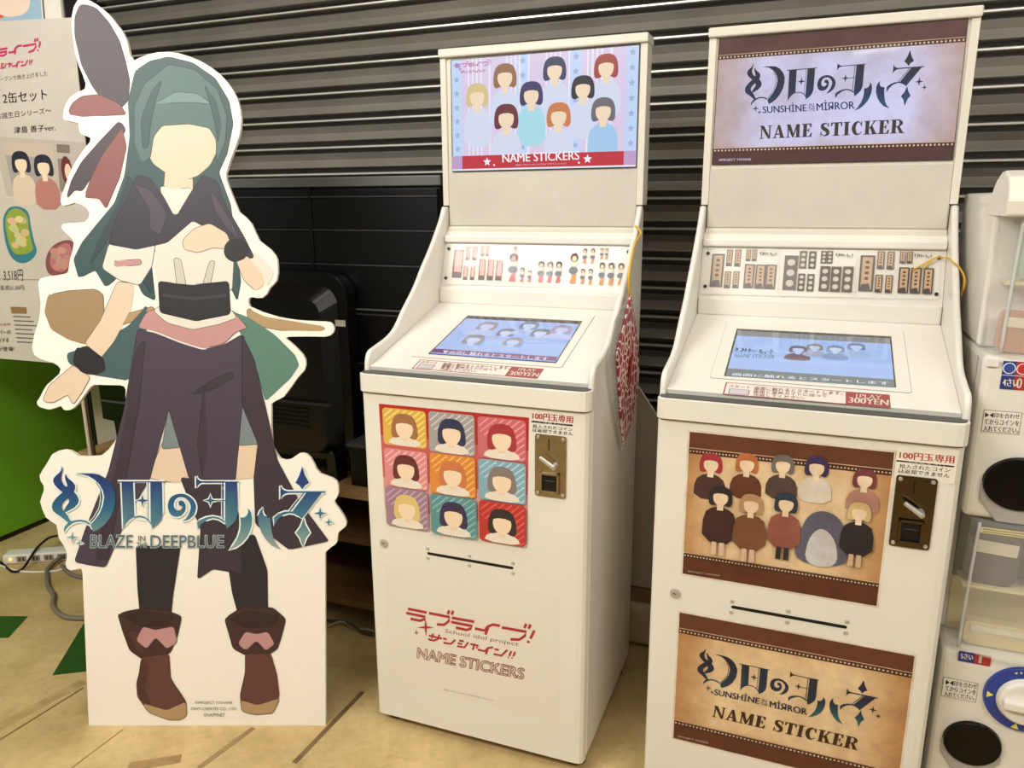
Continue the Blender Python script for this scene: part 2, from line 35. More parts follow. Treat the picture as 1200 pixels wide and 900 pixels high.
'LOGO': [[[(-0.3457,0.6858),(-0.3473,0.677),(-0.3526,0.6704),(-0.3617,0.6628),(-0.368,0.6562),(-0.3701,0.6484),(-0.3673,0.6396),(-0.36,0.6307),(-0.3527,0.6241),(-0.3475,0.6197),(-0.3566,0.6119),(-0.3658,0.6031),(-0.374,0.592),(-0.3768,0.581),(-0.374,0.571),(-0.3656,0.5632),(-0.3529,0.5543),(-0.3423,0.5453),(-0.3371,0.5404),(-0.3463,0.5309),(-0.3489,0.5231),(-0.3477,0.5153),(-0.3434,0.5231),(-0.3353,0.5315),(-0.3262,0.5382),(-0.3161,0.5422),(-0.3029,0.543),(-0.292,0.5403),(-0.2824,0.5345),(-0.28,0.5381),(-0.2896,0.5452),(-0.3026,0.5479),(-0.3158,0.5475),(-0.3277,0.544),(-0.3317,0.5475),(-0.3362,0.5576),(-0.343,0.5676),(-0.3333,0.572),(-0.3187,0.5797),(-0.309,0.5897),(-0.3063,0.5996),(-0.3102,0.6107),(-0.3178,0.6207),(-0.3141,0.6291),(-0.3142,0.6373),(-0.3199,0.6461),(-0.3294,0.6539),(-0.3341,0.66),(-0.3368,0.6675),(-0.3393,0.6616),(-0.3388,0.6528),(-0.3354,0.6424),(-0.3336,0.6347),(-0.3369,0.6333),(-0.3432,0.6384),(-0.3483,0.6473),(-0.3497,0.655),(-0.3469,0.6671),(-0.3437,0.6781)],[(-0.3362,0.603),(-0.3431,0.5975),(-0.35,0.5898),(-0.352,0.5809),(-0.3486,0.5731),(-0.3461,0.5709),(-0.3441,0.5764),(-0.3389,0.5842),(-0.333,0.5919),(-0.3313,0.5997),(-0.3333,0.6037)]],[[(-0.3112,0.6666),(-0.2926,0.6681),(-0.2686,0.6674),(-0.2512,0.6647),(-0.2342,0.6547),(-0.2206,0.6392),(-0.2127,0.6205),(-0.2121,0.6005),(-0.2169,0.5762),(-0.2277,0.554),(-0.244,0.534),(-0.2599,0.5229),(-0.2733,0.5167),(-0.2762,0.5252),(-0.2797,0.5352),(-0.2698,0.5452),(-0.2558,0.5629),(-0.2456,0.5851),(-0.2411,0.6072),(-0.2443,0.6249),(-0.2534,0.6415),(-0.2649,0.6526),(-0.2798,0.6621),(-0.2949,0.6655)]],[[(-0.2606,0.6443),(-0.2495,0.6257),(-0.248,0.6029),(-0.2539,0.5766),(-0.2681,0.5535),(-0.2807,0.5403),(-0.2793,0.539),(-0.2665,0.5524),(-0.2521,0.5759),(-0.246,0.6028),(-0.2476,0.6264),(-0.2589,0.6454)]],[[(-0.2051,0.6443),(-0.0838,0.644),(-0.0837,0.6471),(-0.205,0.6474)]],[[(-0.1953,0.6447),(-0.1651,0.6446),(-0.1656,0.5547),(-0.1775,0.5483),(-0.1878,0.5379),(-0.1957,0.5228)]],[[(-0.1214,0.6445),(-0.0914,0.6444),(-0.0924,0.5803),(-0.0931,0.5626),(-0.0974,0.5471),(-0.1067,0.536),(-0.1214,0.5249),(-0.1246,0.5427)]],[[(-0.1671,0.5523),(-0.1531,0.5552),(-0.1406,0.5524),(-0.1304,0.5449),(-0.1249,0.5352),(-0.1222,0.5368),(-0.1282,0.5471),(-0.1393,0.5552),(-0.1529,0.5583),(-0.1676,0.5554)]],[[(-0.1276,0.6445),(-0.1316,0.5449),(-0.1297,0.5449),(-0.1256,0.6445)]],[[(-0.1272,0.5977),(-0.1405,0.5944),(-0.1443,0.5811),(-0.147,0.5944),(-0.16,0.5978),(-0.1467,0.601),(-0.1429,0.6143),(-0.1402,0.601)]],[[(-0.0505,0.5854),(-0.0493,0.5852),(-0.0477,0.5849),(-0.0465,0.5845),(-0.0461,0.5841),(-0.0465,0.5841),(-0.0461,0.5841),(-0.0449,0.5837),(-0.0436,0.5831),(-0.0425,0.5824),(-0.0419,0.5816),(-0.0419,0.5804),(-0.0423,0.5788),(-0.0431,0.5772),(-0.0441,0.5757),(-0.0451,0.5747),(-0.0466,0.5737),(-0.0484,0.5726),(-0.0504,0.5718),(-0.0521,0.5714),(-0.0531,0.5714),(-0.0542,0.5717),(-0.0557,0.5722),(-0.0571,0.5728),(-0.058,0.5734),(-0.0584,0.5738),(-0.0592,0.5747),(-0.0605,0.5764),(-0.0618,0.5787),(-0.0629,0.581),(-0.0634,0.5831),(-0.0635,0.5855),(-0.0632,0.5884),(-0.0626,0.5914),(-0.0617,0.5942),(-0.0608,0.5964),(-0.0597,0.5983),(-0.0581,0.6002),(-0.0561,0.6021),(-0.0538,0.6038),(-0.0513,0.605),(-0.0485,0.6058),(-0.0455,0.6061),(-0.0423,0.6061),(-0.0392,0.6057),(-0.0365,0.6048),(-0.0338,0.6034),(-0.0311,0.6015),(-0.0285,0.5991),(-0.0262,0.5966),(-0.0244,0.5942),(-0.023,0.5917),(-0.0218,0.5891),(-0.021,0.5866),(-0.0205,0.5841),(-0.0203,0.5817),(-0.0205,0.5793),(-0.021,0.5765),(-0.0218,0.5735),(-0.0228,0.5704),(-0.0239,0.5677),(-0.025,0.565),(-0.0264,0.5622),(-0.0281,0.5593),(-0.03,0.5565),(-0.0317,0.554),(-0.0336,0.5518),(-0.0358,0.5496),(-0.0382,0.5476),(-0.0403,0.5459),(-0.0418,0.5447),(-0.0415,0.5439),(-0.0396,0.5442),(-0.0369,0.5446),(-0.0337,0.5452),(-0.0303,0.5463),(-0.0269,0.5478),(-0.0238,0.5498),(-0.0206,0.5521),(-0.0174,0.5549),(-0.0144,0.5581),(-0.0119,0.5616),(-0.0099,0.5655),(-0.0084,0.5697),(-0.0073,0.574),(-0.0067,0.5785),(-0.0067,0.583),(-0.0075,0.5873),(-0.0088,0.5913),(-0.0107,0.5951),(-0.0129,0.5985),(-0.0155,0.6016),(-0.0185,0.6045),(-0.0219,0.6072),(-0.0255,0.6096),(-0.0294,0.6116),(-0.0333,0.6132),(-0.0373,0.6142),(-0.0414,0.6147),(-0.0455,0.6148),(-0.0495,0.6146),(-0.0534,0.6139),(-0.0572,0.613),(-0.0611,0.6116),(-0.0649,0.6097),(-0.0685,0.6072),(-0.0717,0.604),(-0.0743,0.6001),(-0.0764,0.5958),(-0.0778,0.5913),(-0.0788,0.5866),(-0.0792,0.5819),(-0.0789,0.5771),(-0.0779,0.5724),(-0.0764,0.568),(-0.0743,0.5638),(-0.0713,0.5601),(-0.0674,0.5573),(-0.0631,0.5556),(-0.0588,0.5549),(-0.0547,0.555),(-0.0506,0.5558),(-0.0467,0.5574),(-0.0433,0.5597),(-0.0405,0.5624),(-0.0381,0.5651),(-0.0361,0.568),(-0.0347,0.5711),(-0.0337,0.5742),(-0.0333,0.5773),(-0.0331,0.5803),(-0.0333,0.5833),(-0.0338,0.5863),(-0.0347,0.5892),(-0.0359,0.5919),(-0.0375,0.5943),(-0.04,0.5963),(-0.0434,0.5973),(-0.0465,0.597),(-0.0488,0.5963),(-0.0503,0.5955),(-0.0512,0.595)]],[[(-0.004,0.6601),(-0.0005,0.653),(0.0059,0.6482),(0.0145,0.6464),(0.1018,0.6462),(0.1079,0.6448),(0.1017,0.6433),(0.0144,0.6435),(0.0056,0.6416),(-0.0,0.6361),(-0.0046,0.6295)]],[[(0.0701,0.6441),(0.1007,0.644),(0.0992,0.5622),(0.0943,0.5467),(0.0841,0.5356),(0.0699,0.524),(0.0677,0.5356),(0.0664,0.5445)]],[[(0.063,0.643),(0.0598,0.5478),(0.0623,0.5478),(0.0654,0.643)]],[[(0.0461,0.5973),(0.0333,0.5942),(0.0298,0.5814),(0.0271,0.5942),(0.0146,0.5974),(0.0273,0.6005),(0.0309,0.6133),(0.0335,0.6005)]],[[(0.0412,0.5956),(0.0685,0.5956),(0.0686,0.598),(0.0413,0.5981)]],[[(-0.0056,0.5402),(0.0023,0.5468),(0.0179,0.5535),(0.0355,0.5563),(0.0507,0.5534),(0.0662,0.5438),(0.0656,0.5385),(0.0506,0.5485),(0.0353,0.5517),(0.0198,0.5468),(0.0041,0.5357),(-0.0045,0.5213)]],[[(0.1254,0.5765),(0.1332,0.5665),(0.136,0.551),(0.1344,0.5332),(0.1296,0.5177),(0.1214,0.5021),(0.1078,0.4865),(0.0921,0.4754),(0.0743,0.4687),(0.0857,0.4821),(0.0972,0.4999),(0.1044,0.52),(0.1063,0.5377),(0.1055,0.5533),(0.1142,0.5528),(0.122,0.5577),(0.1267,0.5666)]],[[(0.1646,0.578),(0.1563,0.5687),(0.1515,0.5554),(0.152,0.5354),(0.159,0.5132),(0.1695,0.4953),(0.1844,0.4797),(0.2082,0.4696),(0.1976,0.4819),(0.1893,0.4975),(0.1854,0.5153),(0.1831,0.5354),(0.1829,0.5525),(0.1733,0.5531),(0.1658,0.5594),(0.1628,0.5687)]],[[(0.2673,0.6836),(0.2744,0.6612),(0.2842,0.6424),(0.2738,0.6358),(0.2659,0.6255),(0.2585,0.6359),(0.2491,0.6425),(0.2592,0.6612)]],[[(0.2106,0.6353),(0.2136,0.6283),(0.2211,0.6227),(0.2298,0.6207),(0.324,0.6205),(0.3239,0.6165),(0.2297,0.6163),(0.2209,0.6139),(0.2142,0.6088),(0.2096,0.5991)]],[[(0.2766,0.6171),(0.3158,0.617),(0.2629,0.5496),(0.2522,0.5592),(0.2375,0.5663)]],[[(0.2698,0.6168),(0.2314,0.5693),(0.2333,0.5678),(0.2716,0.6152)]],[[(0.1912,0.552),(0.2042,0.5624),(0.2196,0.5679),(0.235,0.5685),(0.248,0.5656),(0.2562,0.5596),(0.2528,0.557),(0.2436,0.5625),(0.2305,0.5641),(0.215,0.5593),(0.2016,0.5482),(0.1918,0.532)]],[[(0.2673,0.5503),(0.2723,0.533),(0.2832,0.5129),(0.2726,0.4996),(0.2643,0.4746),(0.2573,0.4996),(0.2471,0.513),(0.2595,0.5285)]],[[(0.3264,0.5635),(0.3134,0.5602),(0.3099,0.5471),(0.307,0.5603),(0.2941,0.5635),(0.3071,0.5668),(0.3106,0.5799),(0.3135,0.5667)]],[[(0.3429,0.5406),(0.3338,0.5383),(0.3313,0.5291),(0.3293,0.5383),(0.3202,0.5406),(0.3294,0.5429),(0.3318,0.5522),(0.3339,0.5429)]],[[(-0.3127,0.5023),(-0.3248,0.4993),(-0.3283,0.4872),(-0.3307,0.4993),(-0.3425,0.5023),(-0.3304,0.5053),(-0.3269,0.5174),(-0.3245,0.5053)]],[[(-0.3005,0.4871),(-0.3088,0.4851),(-0.3112,0.4768),(-0.3128,0.4851),(-0.3209,0.4872),(-0.3126,0.4892),(-0.3102,0.4975),(-0.3086,0.4892)]]],
'LOGO_A': [(-0.3457,0.6858),(0.2673,0.6832),(0.2643,0.4746)],
'LOGO_H2': [(-0.176,1.6393),(0.1507,1.6442),(0.1516,1.5291)],
'LOGO_D2': [(-0.1559,0.3938),(0.1544,0.393),(0.1545,0.2859)],
'LOGO_T2': [(-0.1502,0.2184),(-0.0779,0.2193),(-0.0779,0.1919)],
'LOGO_S0': [(-0.1294,0.107),(-0.0945,0.1066),(-0.0935,0.0954)],
'LOGO_S1': [(0.039,0.107),(0.0732,0.1066),(0.0741,0.0952)],
'LOGO_S2': [(0.2028,0.1086),(0.2347,0.1082),(0.2355,0.0973)],
'LOVE': [[(190.5,-123.4),(306.5,-146.4),(309.5,-131.6),(193.5,-108.6)],[(178.5,-147.3),(295.6,-171.1),(285.9,-171.7),(264.4,-178.5),(206.5,-166.7),(203.5,-181.3),(263.6,-193.5),(294.1,-184.3),(300.4,-156.9),(181.5,-132.7)],[(320.6,-149.4),(442.2,-172.9),(434.0,-185.5),(410.3,-202.7),(368.5,-199.5),(367.5,-214.5),(413.7,-217.3),(446.0,-194.5),(447.8,-159.1),(323.4,-134.6)],[(439.2,-124.9),(429.2,-146.9),(442.8,-153.1),(452.8,-131.1)],[(463.2,-126.8),(452.2,-149.8),(465.8,-156.2),(476.8,-133.2)],[(458.7,-177.4),(590.7,-201.4),(593.3,-186.6),(461.3,-162.6)],[(453.6,-201.4),(577.6,-225.1),(566.0,-225.7),(545.5,-232.5),(483.6,-218.7),(480.4,-233.3),(544.5,-247.5),(574.0,-238.3),(582.4,-210.9),(456.4,-186.6)],[(593.5,-239.4),(651.0,-250.4),(672.1,-228.3),(700.5,-217.5),(738.7,-224.4),(741.3,-209.6),(699.5,-202.5),(663.9,-215.7),(649.0,-235.6),(596.5,-224.6)],[(665.1,-223.1),(648.1,-263.1),(661.9,-268.9),(678.9,-228.9)],[(748.7,-233.4),(883.5,-257.1),(874.3,-267.1),(846.2,-286.7),(798.3,-284.5),(797.7,-299.5),(849.8,-301.3),(885.7,-276.9),(888.5,-242.9),(751.3,-218.6)],[(881.2,-202.9),(870.2,-226.9),(883.8,-233.1),(894.8,-209.1)],[(905.2,-206.9),(894.2,-230.9),(907.8,-237.1),(918.8,-213.1)],[(925.3,-239.7),(903.3,-284.7),(916.7,-291.3),(938.7,-246.3)],[(892.4,-297.5),(888.4,-309.5),(903.6,-314.5),(907.6,-302.5)],[(313.8,-277.4),(394.8,-295.4),(397.2,-284.6),(316.2,-266.6)],[(336.7,-260.4),(328.7,-286.4),(339.3,-289.6),(347.3,-263.6)],[(374.7,-264.4),(368.1,-288.2),(344.8,-296.5),(311.2,-288.6),(308.8,-299.4),(345.2,-307.5),(375.9,-295.8),(385.3,-267.6)],[(400.6,-293.3),(422.6,-299.3),(425.4,-288.7),(403.4,-282.7)],[(402.3,-319.5),(451.3,-325.3),(479.7,-300.0),(472.3,-292.0),(448.7,-314.7),(403.7,-308.5)],[(498.8,-305.4),(525.8,-311.4),(528.2,-300.6),(501.2,-294.6)],[(488.8,-321.4),(515.8,-327.4),(518.2,-316.6),(491.2,-310.6)],[(484.2,-338.4),(531.8,-345.2),(557.4,-313.3),(548.6,-306.7),(528.2,-334.8),(485.8,-327.6)],[(563.9,-325.4),(608.9,-334.5),(595.8,-340.4),(604.2,-347.6),(615.1,-325.5),(566.1,-314.6)],[(586.9,-316.0),(572.9,-352.0),(583.1,-356.0),(597.1,-320.0)],[(607.0,-357.4),(650.9,-365.4),(670.3,-347.0),(698.7,-343.5),(697.3,-332.5),(665.7,-337.0),(649.1,-354.6),(609.0,-346.6)],[(662.9,-343.9),(649.9,-375.9),(660.1,-380.1),(673.1,-348.1)],[(704.9,-353.4),(728.9,-358.4),(731.1,-347.6),(707.1,-342.6)],[(699.0,-381.4),(746.6,-389.3),(783.7,-356.1),(776.3,-347.9),(743.4,-378.7),(701.0,-370.6)],[(796.9,-355.8),(784.9,-383.8),(795.1,-388.2),(807.1,-360.2)],[(819.0,-359.7),(807.0,-385.7),(817.0,-390.3),(829.0,-364.3)],[(781.3,-389.4),(779.3,-395.4),(788.7,-398.6),(790.7,-392.6)],[(802.3,-392.4),(800.3,-398.4),(809.7,-401.6),(811.7,-395.6)],[(353.0,-225.0),(305.0,-232.0),(298.0,-280.0),(291.0,-232.0),(243.0,-225.0),(291.0,-218.0),(298.0,-170.0),(305.0,-218.0)],[(258.0,-255.0),(240.8,-257.8),(238.0,-275.0),(235.2,-257.8),(218.0,-255.0),(235.2,-252.2),(238.0,-235.0),(240.8,-252.2)]],
'LOVE_A': [(180,-112),(938,-245),(310,-300)],
'LOVE_D1': [(-0.1819,0.349),(0.1582,0.359),(-0.1229,0.273)],
'LOVE_H1': [(-0.234,1.6822),(-0.1288,1.6842),(-0.2169,1.659)],
'LOVE_P': [(-0.3065,1.7857),(-0.03,1.8078),(-0.2578,1.7337)],
'BAR1': [(0.1487,0.8597),(0.2413,0.8617),(0.2407,0.8674),(0.1487,0.8664)],
'BAR2': [(0.1675,0.8538),(0.2612,0.854),(0.2613,0.8606),(0.1677,0.8608)],
'SHEET1': [(-0.2439,0.4513),(0.2176,0.4626),(0.2209,0.1306),(-0.2435,0.1238)],
'GRID': [(-0.2326,0.8686),(0.1422,0.8713),(0.1373,0.5708),(-0.2283,0.5658)],
'COIN1': [(0.1572,0.8371),(0.2278,0.838),(0.2279,0.6954),(0.1575,0.6955)],
'COIN2': [(0.1704,0.8299),(0.2385,0.8318),(0.2386,0.6904),(0.1699,0.6888)],
'SLIT1': [(-0.1157,0.5059),(0.1015,0.5088)],
'SLIT2': [(-0.1069,0.5006),(0.1121,0.5023)],
'SCR1': [(-0.1168,0.5198),(-0.1178,0.4907),(-0.0077,0.52),(-0.0083,0.4914),(0.1012,0.5194),(0.1017,0.4916)],
'SCR2': [(-0.1077,0.5147),(-0.1069,0.4858),(0.0026,0.5144),(0.003,0.486),(0.1128,0.5166),(0.1136,0.4856)],
'LOCK1': [(-0.2358,0.5151)],
'LOCK2': [(-0.2256,0.5104)],
'ART2': [(-0.2122,0.8725),(0.1613,0.8735),(0.1627,0.5582),(-0.2109,0.5587)],
'NAME2': [(-0.2143,0.4665),(0.2387,0.4642),(0.2377,0.1654),(-0.2144,0.1534)],
'SER_D2': [(-0.1343,0.2322),(0.1581,0.2316),(-0.1313,0.2607)],
'HS1': [(-0.2473,1.6949),(0.2596,1.6982),(0.2604,1.4099),(-0.2504,1.4081)],
'HS2': [(-0.2569,1.6971),(0.2555,1.6999),(0.2589,1.412),(-0.2582,1.4125)],
'SER_H2': [(-0.1516,1.4698),(0.157,1.4722),(-0.1525,1.4993)],
'BAND1': [(-0.248,1.4582),(0.2611,1.4578),(0.2607,1.4143),(-0.2492,1.4114)],
'TB1': [(-0.1857,0.3618),(0.1882,0.3682),(0.1917,0.0771),(-0.1859,0.0734)],
'TS1': [(-0.1453,0.3207),(0.1673,0.3231),(0.1709,0.0907),(-0.1502,0.0894)],
'TB2': [(-0.1905,0.3607),(0.1905,0.3644),(0.1907,0.0742),(-0.1912,0.0691)],
'TS2': [(-0.1623,0.3217),(0.1633,0.3238),(0.1623,0.0891),(-0.1612,0.0833)],
'LB2': [(-0.1546,0.0571),(0.1504,0.0638),(0.1497,0.0127),(-0.1531,0.0065)],
'LBX2': [(0.0724,0.0608),(0.0732,0.0096)],
'LB1': [(-0.1574,0.0622),(0.1506,0.0639),(0.1519,0.0165),(-0.1461,0.0154)],
'LBX1': [(0.0745,0.0638),(0.0769,0.0163)],
'SM1a': [[(-0.2357,0.0982),(-0.2149,0.0985),(-0.2061,0.0203),(-0.2269,0.0197)],[(-0.1996,0.1079),(-0.1912,0.108),(-0.1869,0.0686),(-0.1952,0.0684)],[(-0.1789,0.1073),(-0.1706,0.1075),(-0.1663,0.069),(-0.1746,0.0689)],[(-0.1558,0.11),(-0.1485,0.1101),(-0.1454,0.0817),(-0.1526,0.0815)],[(-0.1411,0.1093),(-0.1339,0.1094),(-0.1309,0.082),(-0.1381,0.0818)],[(-0.201,0.0546),(-0.1927,0.0548),(-0.1882,0.015),(-0.1966,0.0147)],[(-0.1794,0.0542),(-0.1716,0.0544),(-0.1673,0.0156),(-0.1751,0.0154)],[(-0.155,0.0725),(-0.1434,0.0727),(-0.1373,0.0166),(-0.1488,0.0162)],[(-0.1297,0.0712),(-0.1182,0.0715),(-0.1122,0.0165),(-0.1237,0.0161)],[(-0.1047,0.0704),(-0.0933,0.0707),(-0.0875,0.0168),(-0.0989,0.0165)]],
'SM1b': [[(-0.0713,0.0913),(-0.0502,0.0917),(-0.0421,0.0156),(-0.0631,0.015)],[(-0.0614,0.1093),(-0.0539,0.1094),(-0.0499,0.0717),(-0.0574,0.0715)],[(-0.0358,0.053),(-0.0251,0.0533),(-0.0211,0.015),(-0.0317,0.0146)],[(-0.0146,0.046),(-0.0035,0.0463),(-0.0003,0.0157),(-0.0114,0.0153)],[(0.0132,0.0718),(0.0278,0.0721),(0.0336,0.0155),(0.0191,0.015)],[(0.0379,0.0715),(0.0524,0.0718),(0.0581,0.0154),(0.0437,0.0149)],[(0.0623,0.0721),(0.0767,0.0724),(0.0824,0.0153),(0.0681,0.0149)]],
'SM1c': [[(0.0994,0.0954),(0.1171,0.0958),(0.1251,0.015),(0.1075,0.0144)],[(0.1327,0.1073),(0.1424,0.1074),(0.1463,0.0676),(0.1367,0.0673)],[(0.1537,0.1076),(0.1633,0.1078),(0.1672,0.0681),(0.1577,0.0679)],[(0.1788,0.1098),(0.1857,0.1099),(0.1886,0.0801),(0.1817,0.0799)],[(0.1918,0.1091),(0.1987,0.1092),(0.2015,0.0804),(0.1946,0.0802)],[(0.1318,0.0543),(0.1415,0.0546),(0.1455,0.014),(0.1359,0.0137)],[(0.1529,0.0545),(0.1624,0.0547),(0.1664,0.0139),(0.1569,0.0135)],[(0.1798,0.0722),(0.1919,0.0725),(0.1976,0.0141),(0.1855,0.0137)],[(0.2031,0.0719),(0.2168,0.0723),(0.2224,0.0141),(0.2088,0.0136)],[(0.2288,0.0717),(0.2423,0.072),(0.2479,0.0141),(0.2343,0.0136)]],
'SHT1': [[(-0.2487,0.1108),(-0.0876,0.1111),(-0.0783,0.002),(-0.2537,0.0005)],[(-0.0843,0.1107),(0.0873,0.1134),(0.0894,0.0035),(-0.0759,0.0021)],[(0.0949,0.1135),(0.2503,0.1127),(0.2519,0.0071),(0.0939,0.0036)]],
'SM2': [[(-0.2419,0.0991),(-0.2187,0.0996),(-0.2115,0.0179),(-0.2346,0.0171)],[(-0.2075,0.1101),(-0.1966,0.1103),(-0.1931,0.0699),(-0.204,0.0696)],[(-0.1879,0.1105),(-0.177,0.1107),(-0.1734,0.0692),(-0.1843,0.069)],[(-0.162,0.1115),(-0.1534,0.1117),(-0.1509,0.0834),(-0.1595,0.0832)],[(-0.148,0.1118),(-0.1395,0.1119),(-0.137,0.0837),(-0.1456,0.0835)],[(-0.2078,0.0563),(-0.1963,0.0567),(-0.1927,0.0158),(-0.2041,0.0153)],[(-0.1876,0.0569),(-0.1767,0.0572),(-0.1732,0.0165),(-0.184,0.0161)],[(-0.1621,0.0752),(-0.1438,0.0757),(-0.1389,0.0177),(-0.1571,0.0171)],[(-0.1363,0.0747),(-0.1182,0.0752),(-0.1133,0.0175),(-0.1313,0.0169)],[(-0.1124,0.0753),(-0.094,0.0758),(-0.0891,0.0173),(-0.1075,0.0166)],[(-0.0723,0.0981),(-0.049,0.0986),(-0.0423,0.0168),(-0.0655,0.0159)],[(-0.0397,0.1099),(-0.0269,0.1101),(-0.0235,0.0688),(-0.0363,0.0684)],[(-0.0191,0.1092),(-0.0064,0.1094),(-0.0032,0.0688),(-0.0158,0.0684)],[(0.0071,0.1108),(0.0172,0.1109),(0.0195,0.0814),(0.0095,0.0812)],[(0.0202,0.111),(0.0302,0.1112),(0.0325,0.0817),(0.0225,0.0815)],[(-0.0393,0.0556),(-0.0271,0.056),(-0.0238,0.0153),(-0.036,0.0148)],[(-0.0188,0.0551),(-0.0067,0.0555),(-0.0034,0.015),(-0.0155,0.0145)],[(0.008,0.0745),(0.0251,0.075),(0.0297,0.0162),(0.0127,0.0156)],[(0.0321,0.0741),(0.049,0.0745),(0.0536,0.016),(0.0368,0.0154)],[(0.0569,0.0747),(0.0746,0.0752),(0.0792,0.0159),(0.0616,0.0153)],[(0.0922,0.1016),(0.1164,0.1021),(0.1226,0.0197),(0.0985,0.0188)],[(0.1272,0.112),(0.1387,0.1122),(0.1418,0.0716),(0.1303,0.0713)],[(0.1474,0.1113),(0.1588,0.1115),(0.1618,0.0711),(0.1504,0.0708)],[(0.173,0.1118),(0.1824,0.112),(0.1843,0.0855),(0.1749,0.0853)],[(0.1871,0.112),(0.1964,0.1122),(0.1983,0.0859),(0.189,0.0856)],[(0.1265,0.0573),(0.138,0.0577),(0.1411,0.0172),(0.1296,0.0168)],[(0.1476,0.0569),(0.159,0.0572),(0.162,0.017),(0.1507,0.0166)],[(0.1737,0.0757),(0.1906,0.0761),(0.1949,0.0183),(0.178,0.0176)],[(0.1982,0.0753),(0.2149,0.0757),(0.219,0.0182),(0.2024,0.0175)],[(0.2233,0.0749),(0.2389,0.0754),(0.243,0.018),(0.2274,0.0174)]],
'SHT2': [[(-0.2623,0.1086),(-0.0867,0.1135),(-0.0814,0.0003),(-0.2608,-0.0011)],[(-0.084,0.1135),(0.0829,0.1149),(0.085,0.0043),(-0.0772,0.0005)],[(0.0853,0.1149),(0.2553,0.1154),(0.2574,0.0072),(0.089,0.0034)]],
'ACR1': [(-0.2674,0.1159),(0.2499,0.1125),(0.2522,0.0116),(-0.2681,-0.0001)],
'ACR2': [(-0.278,0.1141),(0.2681,0.1147),(0.2726,-0.0025),(-0.2729,-0.0045)],
'ACS1': [(-0.2581,0.1063),(-0.2603,0.0091)],
'ACS2': [(-0.2626,0.1057),(-0.2633,0.0074),(0.2631,0.1078),(0.2639,0.0116)],
'PO': [(-0.4172,1.8756),(0.0911,1.8676),(0.0684,0.8086),(-0.1683,0.8064),(-0.3797,0.8118),(-0.6543,0.8242)],
'PO2': [(-0.3799,2.0407),(0.0593,2.0099),(0.0532,1.8617),(-0.4177,1.8732)],
'PO2P': [(-0.3799,2.0407),(-0.0069,2.0145),(-0.0175,1.8692),(-0.4177,1.8732)],
'PHOTO': [(-0.2659,1.539),(0.0803,1.5126),(0.052,1.3352),(-0.2439,1.354)],
'PH1': [[(-0.1669,1.493),(-0.1448,1.484),(-0.1494,1.4409),(-0.1804,1.4338),(-0.1943,1.4491),(-0.1878,1.4829)],[(-0.084,1.481),(-0.0597,1.4731),(-0.0545,1.4358),(-0.0627,1.4021),(-0.1145,1.4027),(-0.1145,1.4554),(-0.1061,1.4758)]],
'BOWL1': [(-0.2782,1.2784),(-0.2517,1.3137),(-0.2205,1.3229),(-0.1875,1.3174),(-0.1662,1.3018),(-0.1684,1.2628),(-0.1639,1.2078),(-0.155,1.1762),(-0.1845,1.1479),(-0.2263,1.1353),(-0.2631,1.1509),(-0.2796,1.1949)],
'FOOD1': [(-0.2684,1.2784),(-0.2426,1.3097),(-0.2069,1.3174),(-0.1724,1.294),(-0.1767,1.255),(-0.1744,1.2037),(-0.1682,1.184),(-0.2006,1.1677),(-0.2504,1.1655),(-0.2681,1.203)],
'BOWL2': [(-0.1314,1.1446),(-0.116,1.1766),(-0.0878,1.2005),(-0.0471,1.2149),(-0.0129,1.2151),(-0.0045,1.1856),(-0.0339,1.1222),(-0.0765,1.0976),(-0.1196,1.1008),(-0.1314,1.1166)],
'FOOD2': [(-0.1168,1.1448),(-0.096,1.1807),(-0.0536,1.2047),(-0.0202,1.2049),(-0.0252,1.146),(-0.0648,1.1097),(-0.107,1.117)],
'BADGE': [(-0.299,0.9932),(-0.2335,0.9927),(-0.2361,0.9709),(-0.2992,0.9701)],
'POLES': [(-1.4525,2.5355,0.643),(-1.4553,2.5362,0.4802),(-1.4389,2.5321,0.6439),(-1.4398,2.5324,0.4814)],
'POSTERFRAME': [(-1.3927,2.5,0.0),(0.9703,-0.2419,0.0),(0.2419,0.9703,0.0)],
'STANDFRAME': [(-0.8022,1.7467,0.0),(1.0,-0.0078,0.0),(0.0012,0.1564,0.9877)],
'CAMP': [899.6029,-13.4095,-0.2976,1.3298],
'M': [[-0.0947,1.6613,21.1898],[0.5588,1.4172,21.6695]],
